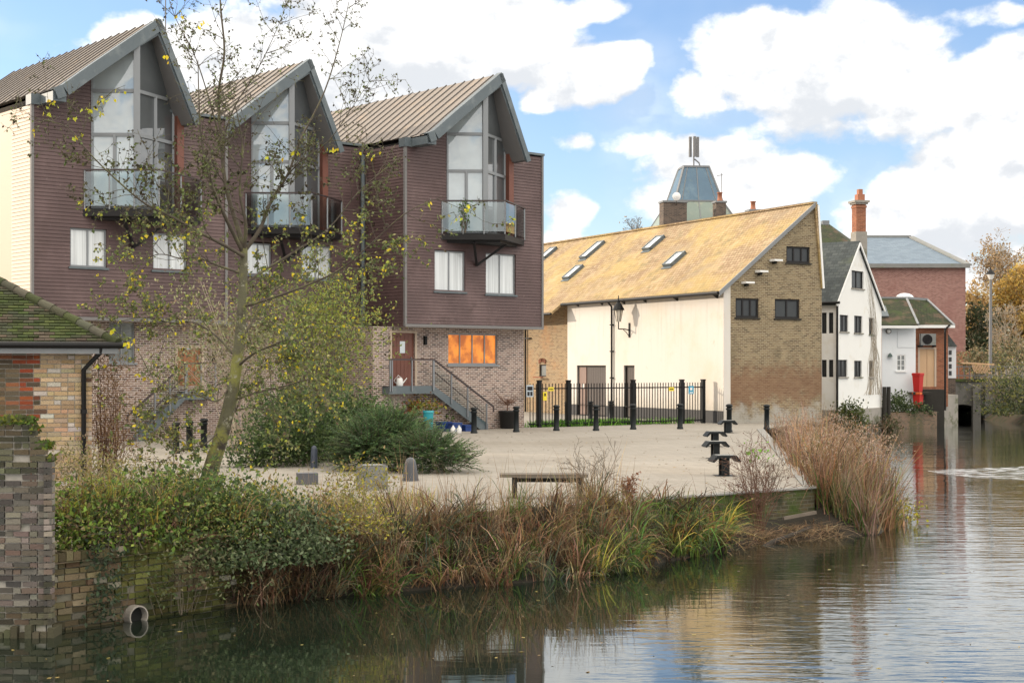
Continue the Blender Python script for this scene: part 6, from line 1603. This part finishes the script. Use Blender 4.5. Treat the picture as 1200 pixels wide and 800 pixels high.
clumps('dead_undergrowth', 'dark rotting stems low in the river margin', .0, .5, 240, 22, .45, [DRK], 112, lean=(.5,1.2), kink=.6)
clumps('dry_reeds', 'tan and brown dry reeds, broken and matted, along the middle of the river margin', .03, .40, 260, 34, .85, [DRY,RST,DRY,RST,DRK,GREY,DRY], 101)
clumps('green_sedge', 'fresh green sedge tufts with arching blades among the dry reeds', .10, .40, 75, 30, .72, [GRN,GREY,GRN,GRN], 103, w=.010, kink=.12)
clumps('green_reeds', 'green and yellow sword leaved tufts at the waters edge before the bench', .32, .50, 120, 32, .85, [GRN,GRN,GREY,YEL,RST,GRN,DRK], 113, w=.014, kink=.2, droop=(.4,1.1))
bed('dry_reed_stalks', 'thin upright dry stalks standing above the reed margin', .05, .40, 90, 1.05, [DRY], 102, s=(.6,1.0), lean=.25, bias=(0,-.05,0), droop=.15, w=.007, per=9)
bed('sedge_clump', 'bright green arching sedge clump before the mossy quay wall', .44, .50, 42, .8, [GRN,GRN,YEL], 104, s=(.2,.8), lean=.6, bias=(.05,-.3,0), w=.016, droop=.8)
# flattened brown matting below the mossy quay wall
bed('flattened_reeds', 'low flattened brown reed matting under the mossy quay wall', .50, .66, 150, .38, [DRY], 105, s=(.0,.7), lean=1.1, bias=(.3,-.4,-.3), w=.008)
# the tall reed clump on the quay corner
PINK = pick((.32,.22,.15),(.36,.255,.18),(.27,.18,.13),(.22,.15,.11)); ORG = pick((.40,.19,.09),(.34,.17,.08)); TWN = pick((.40,.27,.13),(.34,.22,.10),(.28,.17,.08))
clumps('tall_reeds', 'tall tawny reed stand wrapping the quay corner', .70, 1.0, 130, 40, 1.25, [DRY,TWN,RST,PINK,DRY,GRN,RST,DRK], 110, s=(.05,1.0), lean=(.1,.5), droop=(.1,.5), out=.10, kink=.2, base=.10)
def edge(rnd):
    y = 31.3+19*rnd.random()**1.3; return V3((6.2+(y-30.6)*.13+rnd.uniform(-.1,1.6), y, -.7))
clumps('tall_reeds', 'rosy brown reeds running back along the far quay edge', 0, 1, 110, 34, 1.75, [PINK,RST,TWN,PINK,PINK,ORG,DRK], 114, lean=(.1,.4), droop=(.05,.4), out=.05, kink=.15, base=.13, where=edge)
mb = MB()
for k in range(1500):    # feathery seed heads
    y = rnd.uniform(31,50); x = 6.2+(y-30.6)*.13+rnd.uniform(-.1,2.1); z = rnd.uniform(.2,.95)+.35*mnoise.noise(V3((x*1.5,y*.7,0)))
    for j in range(4): leaf(mb, V3((x+rnd.gauss(0,.05),y,z+rnd.gauss(0,.05))), rdir(rnd,.6), rnd.uniform(.04,.10), vary(rnd.choice([(.32,.24,.18),(.36,.28,.21),(.24,.16,.11),(.28,.17,.09)]), rnd), .35, rnd=rnd)
o = mb.build('reed_seed_heads', M['blade'], uv=False, colattr=True); tag(o, 'feathery pinkish brown seed heads above the tall reeds', 'reeds', kind='stuff')
bush('yellow_weed', 'low yellow leaved weed touching the water at the reed corner', 'plant', V3((8.3,32.4,-.9)), [(V3((8.4,32.6,-.72)),(.42,.3,.16))], 420, .085, pick((.40,.34,.03),(.25,.25,.04),(.13,.13,.04)), 70, 6)
bush('rusty_shrub', 'rusty brown shrub on the water side of the tall reeds', 'shrub', V3((8.3,34.0,-.8)), [(V3((8.25,34.0,-.1)),(.4,.4,.6)),(V3((8.5,33.4,-.45)),(.33,.3,.3))], 2200, .07, pick((.24,.16,.12),(.19,.11,.08),(.30,.22,.17),(.30,.26,.08)), 71, 30, 'twig_red', wide=.3, twig_r=.007)
# bare shrubs in front of the quay
def bare(label, px, pyb, ptop, D, z, spreadpx, seed, mat='twig', leaves=0, pal=None, n=22, cat='shrub', name='bare_shrub'):
    rnd = random.Random(seed); b = gz(px, D, z); t = thing(name, label, cat, b); S = MB(); sk = []
    h = P(px, ptop, D).z-z; sw = spreadpx/F*D
    for k in range(n):
        d = V3((rnd.gauss(0,sw/h*.6), rnd.gauss(0,sw/h*.5), 1)); limb(S, b+V3((rnd.gauss(0,.05),rnd.gauss(0,.05),0)), d, h*rnd.uniform(.6,1.05), .011, rnd, 0, sk, .0, .25, (5,3), 6, (5,4,3), .6, .45, .0028)
    S.build('stem', M[mat], t)
    if leaves:
        L_ = MB()
        for k in range(leaves):
            lvl, pts = rnd.choice(sk); leaf(L_, rnd.choice(pts[1:]), rdir(rnd), rnd.uniform(.03,.06), pal(rnd,None,None), .6, rnd=rnd)
        L_.build('foliage', M['leaf'], t, uv=False, colattr=True)
bare('bare grey shrub growing beside the right end of the bench', 700, 585, 520, 27.3, 0, 42, 72, 'twig', n=16)
bare('small rusty leaved bush right of the bench shrub', 738, 590, 558, 27.4, 0, 16, 73, 'twig_red', 260, pick((.20,.07,.03),(.16,.06,.03),(.26,.11,.05)), n=12)
bare('purplish bare bramble hanging against the mossy quay wall', 890, 640, 520, 29.2, -.8, 22, 74, 'twig_red', 240, pick((.10,.055,.045),(.14,.09,.07)), n=26)
bare('thin bare thorny shrub on the quay edge above the bramble', 900, 600, 515, 30.0, -.3, 40, 75, 'twig', n=10)
bush('green_sprig', 'single fresh green sprig rising beside the reeds on the quay edge', 'plant', gz(886,31.5,-.2), [E(886,529,31.5,4,9,4)], 34, .09, pick((.16,.34,.03),(.12,.26,.03)), 76, 3)
mb = MB(); tag_ = [P(916,632,29.0),P(940,625,29.4),P(958,620,30)]; mb.tube([P(860,662,27.6),P(905,635,28.6),P(950,618,29.6)], [.06,.05,.03], 7); tag(mb.build('driftwood', M['timber_dark']), 'grey fallen branch lying at the waterline under the quay corner', 'branch')
mb = MB(); mb.bar(P(918,607,29.6), P(956,600,30.1), .05, .06); tag(mb.build('timber_rail', M['timber']), 'short grey rail fixed low on the mossy quay wall', 'rail')
# ivy, bramble and weeds over the wall at the left
IVY = pick((.055,.085,.03),(.075,.115,.04),(.11,.16,.045),(.04,.06,.025),(.15,.19,.05)); BRI = pick((.12,.20,.03),(.16,.24,.04),(.09,.15,.03),(.22,.24,.05))
BR2 = pick((.12,.20,.035),(.17,.26,.045),(.08,.13,.03),(.22,.26,.055),(.035,.05,.018),(.16,.12,.06),k=.35)
bush('ivy_mound', 'bright green leafy mound beside the brick pier', 'shrub', V3((-5.2,19.9,.05)), [E(88,622,19.7,30,26,26),E(82,590,20.1,24,18,20),E(118,605,20.2,26,24,30),E(150,588,20.8,30,18,30),E(165,620,20.6,34,28,34),E(125,640,19.9,44,12,20),E(190,575,21.8,24,16,24)], 5200, .085, BR2, 81, 46, outward=.5, shell=.2)
bush('small_bramble', 'fine leaved bramble sprays woven through the leafy mound', 'shrub', V3((-5.0,20.3,.05)), [E(105,600,19.9,44,34,30),E(160,600,20.5,40,34,30),E(225,605,21.0,44,40,34),E(280,640,21.2,40,36,30)], 6500, .045, pick((.12,.17,.04),(.17,.21,.05),(.08,.11,.035),(.24,.22,.06),(.14,.09,.05),k=.35), 88, 90, 'twig_red', twig_r=.006, shell=.1)
def mound(rnd):
    x = rnd.uniform(62, 330); return P(x, rnd.uniform(575,640), 19.6+.0075*(x-62)+rnd.uniform(-.2,.6))
clumps('bank_grass', 'loose pale and green grass blades growing through the brambles', 0, 1, 130, 13, .5, [GRN,DRY,YEL,GREY], 115, lean=(.2,.8), droop=(.3,.9), where=mound, w=.006)
bush('weedy_stalks', 'yellowing tangled stalks and seed heads between the mound and the outbuilding', 'plant', V3((-5.9,22,.0)), [E(95,545,22.5,45,20,40),E(150,555,22.5,40,14,34),E(205,560,22.5,34,14,30)], 2300, .06, pick((.20,.17,.08),(.28,.24,.09),(.13,.13,.05),(.24,.18,.13)), 87, 70, 'twig_pale', wide=.4, up=.5, twig_r=.006, shell=.1)
bush('bramble_mound', 'dark bramble thicket under the leaning tree', 'shrub', V3((-4.3,21.3,0)), [E(225,600,21.2,55,42,40),E(280,620,21.6,45,42,36),E(200,640,20.6,40,22,26)], 7000, .082, IVY, 82, 60, 'twig', outward=.5, shell=.2)
bush('bramble_mound', 'trailing bramble with pale leaf undersides hanging to the water', 'shrub', V3((-3.2,21.8,-.3)), [E(330,640,21.6,48,40,34),E(350,675,21.6,38,28,26),E(285,668,20.9,38,28,20)], 7600, .075, pick((.055,.085,.035),(.08,.11,.05),(.15,.18,.10),(.04,.055,.03)), 83, 40, 'twig_red', outward=.6)
bush('yellow_weeds', 'yellowing weeds among the bank grass below the concrete block', 'plant', V3((-2.8,23.2,0)), [E(390,600,22.5,50,26,40),E(300,585,23.5,55,18,36),E(420,560,24.5,40,14,28),E(440,640,22.2,30,34,20)], 4600, .06, pick((.18,.17,.05),(.30,.27,.04),(.12,.13,.05),(.22,.16,.08)), 84, 60, 'twig_pale', wide=.45, up=.6, twig_r=.006)
bush('hanging_ivy', 'thin strand of dark ivy hanging down the river wall above the pipe', 'ivy', V3((-5.15,19.65,-.85)), [E(122,680,19.55,9,40,3),E(128,720,19.6,10,16,3)], 420, .07, pick((.035,.055,.03),(.05,.07,.04)), 85, 6, twig_r=.004)
bush('wall_plants', 'scattered small plants rooted in the river wall face', 'plant', V3((-4.5,20.3,-.85)), [E(260,660,20.55,40,26,4),E(215,690,20.2,60,8,3),E(180,655,19.95,60,6,4)], 900, .06, pick((.06,.085,.03),(.09,.11,.05),(.14,.13,.07)), 86, 14, twig_r=.004)
rnd = random.Random(120); mb = MB()
for k in range(260): 
    x = rnd.uniform(-7,-1.4); y = 21.8+max(0,(x+4.5))*.85+rnd.uniform(0,4); blades(mb, V3((x,y,-.02)), 9, .16, .42, rnd.choice([DRY,GRN,YEL,DRY]), rnd, lean=.35, w=.008, seg=3)
o = mb.build('rough_grass', M['blade'], uv=False, colattr=True); tag(o, 'rough yellowing grass on the bank around the tree', 'grass', kind='stuff')
# dead leaves scattered on the paving
mb = MB()
for k in range(420):
    x, y = rnd.uniform(-6,8), rnd.uniform(27,58); q = V3((x,y,.008)); s = rnd.uniform(.02,.05); a = rnd.uniform(0,6.28); u = V3((math.cos(a)*s,math.sin(a)*s,.004)); v = V3((-math.sin(a)*s*.6,math.cos(a)*s*.6,.006))
    mb.face([q-u, q+v, q+u, q-v], col=vary(rnd.choice([(.16,.10,.05),(.22,.16,.06),(.10,.07,.04)]), rnd))
o = mb.build('fallen_leaves', M['leaf'], uv=False, colattr=True); tag(o, 'tiny fallen leaves scattered over the pale courtyard', 'leaves', kind='stuff')
# sky reflection painted as a white streak below the bridge
m, nt, bs = new_mat('sky_streak'); tc = nt.n('ShaderNodeTexCoord').outputs['Object']
f = nt.noise(nt.n('ShaderNodeMapping', {'Vector': tc, 'Scale': (.5,1.6,1)}).outputs[0], 3.2, 5, .6)
al = nt.math('MULTIPLY', nt.step(f, .44, .68), .8); setp(nt, bs, Base_Color=(.8,.82,.84), Roughness=.4, Alpha=al)
mb = MB(); ps = [G(x,y,WATER+.006) for x,y in ((1085,551),(1130,549),(1205,546),(1205,562),(1150,560),(1105,555))]; mb.face(ps); o = mb.build('sky_streak', m); tag(o, 'white streak of painted sky reflection on the river below the bridge', 'sky_streak', kind='stuff')
mb = MB(); rnd = random.Random(130)
for k in range(150):
    x = rnd.uniform(-7,8); y = rnd.uniform(15.5,27); q = V3((x,y,WATER+.005)); s = rnd.uniform(.015,.045); a = rnd.uniform(0,6.28); u = V3((math.cos(a)*s,math.sin(a)*s,.002)); v = V3((-math.sin(a)*s*.6,math.cos(a)*s*.6,.003))
    mb.face([q-u, q+v, q+u, q-v], col=vary(rnd.choice([(.30,.24,.08),(.22,.16,.08),(.12,.09,.05)]), rnd))
o = mb.build('floating_leaves', M['blade'], uv=False, colattr=True); tag(o, 'small fallen leaves floating on the dark near water', 'leaves', kind='stuff')
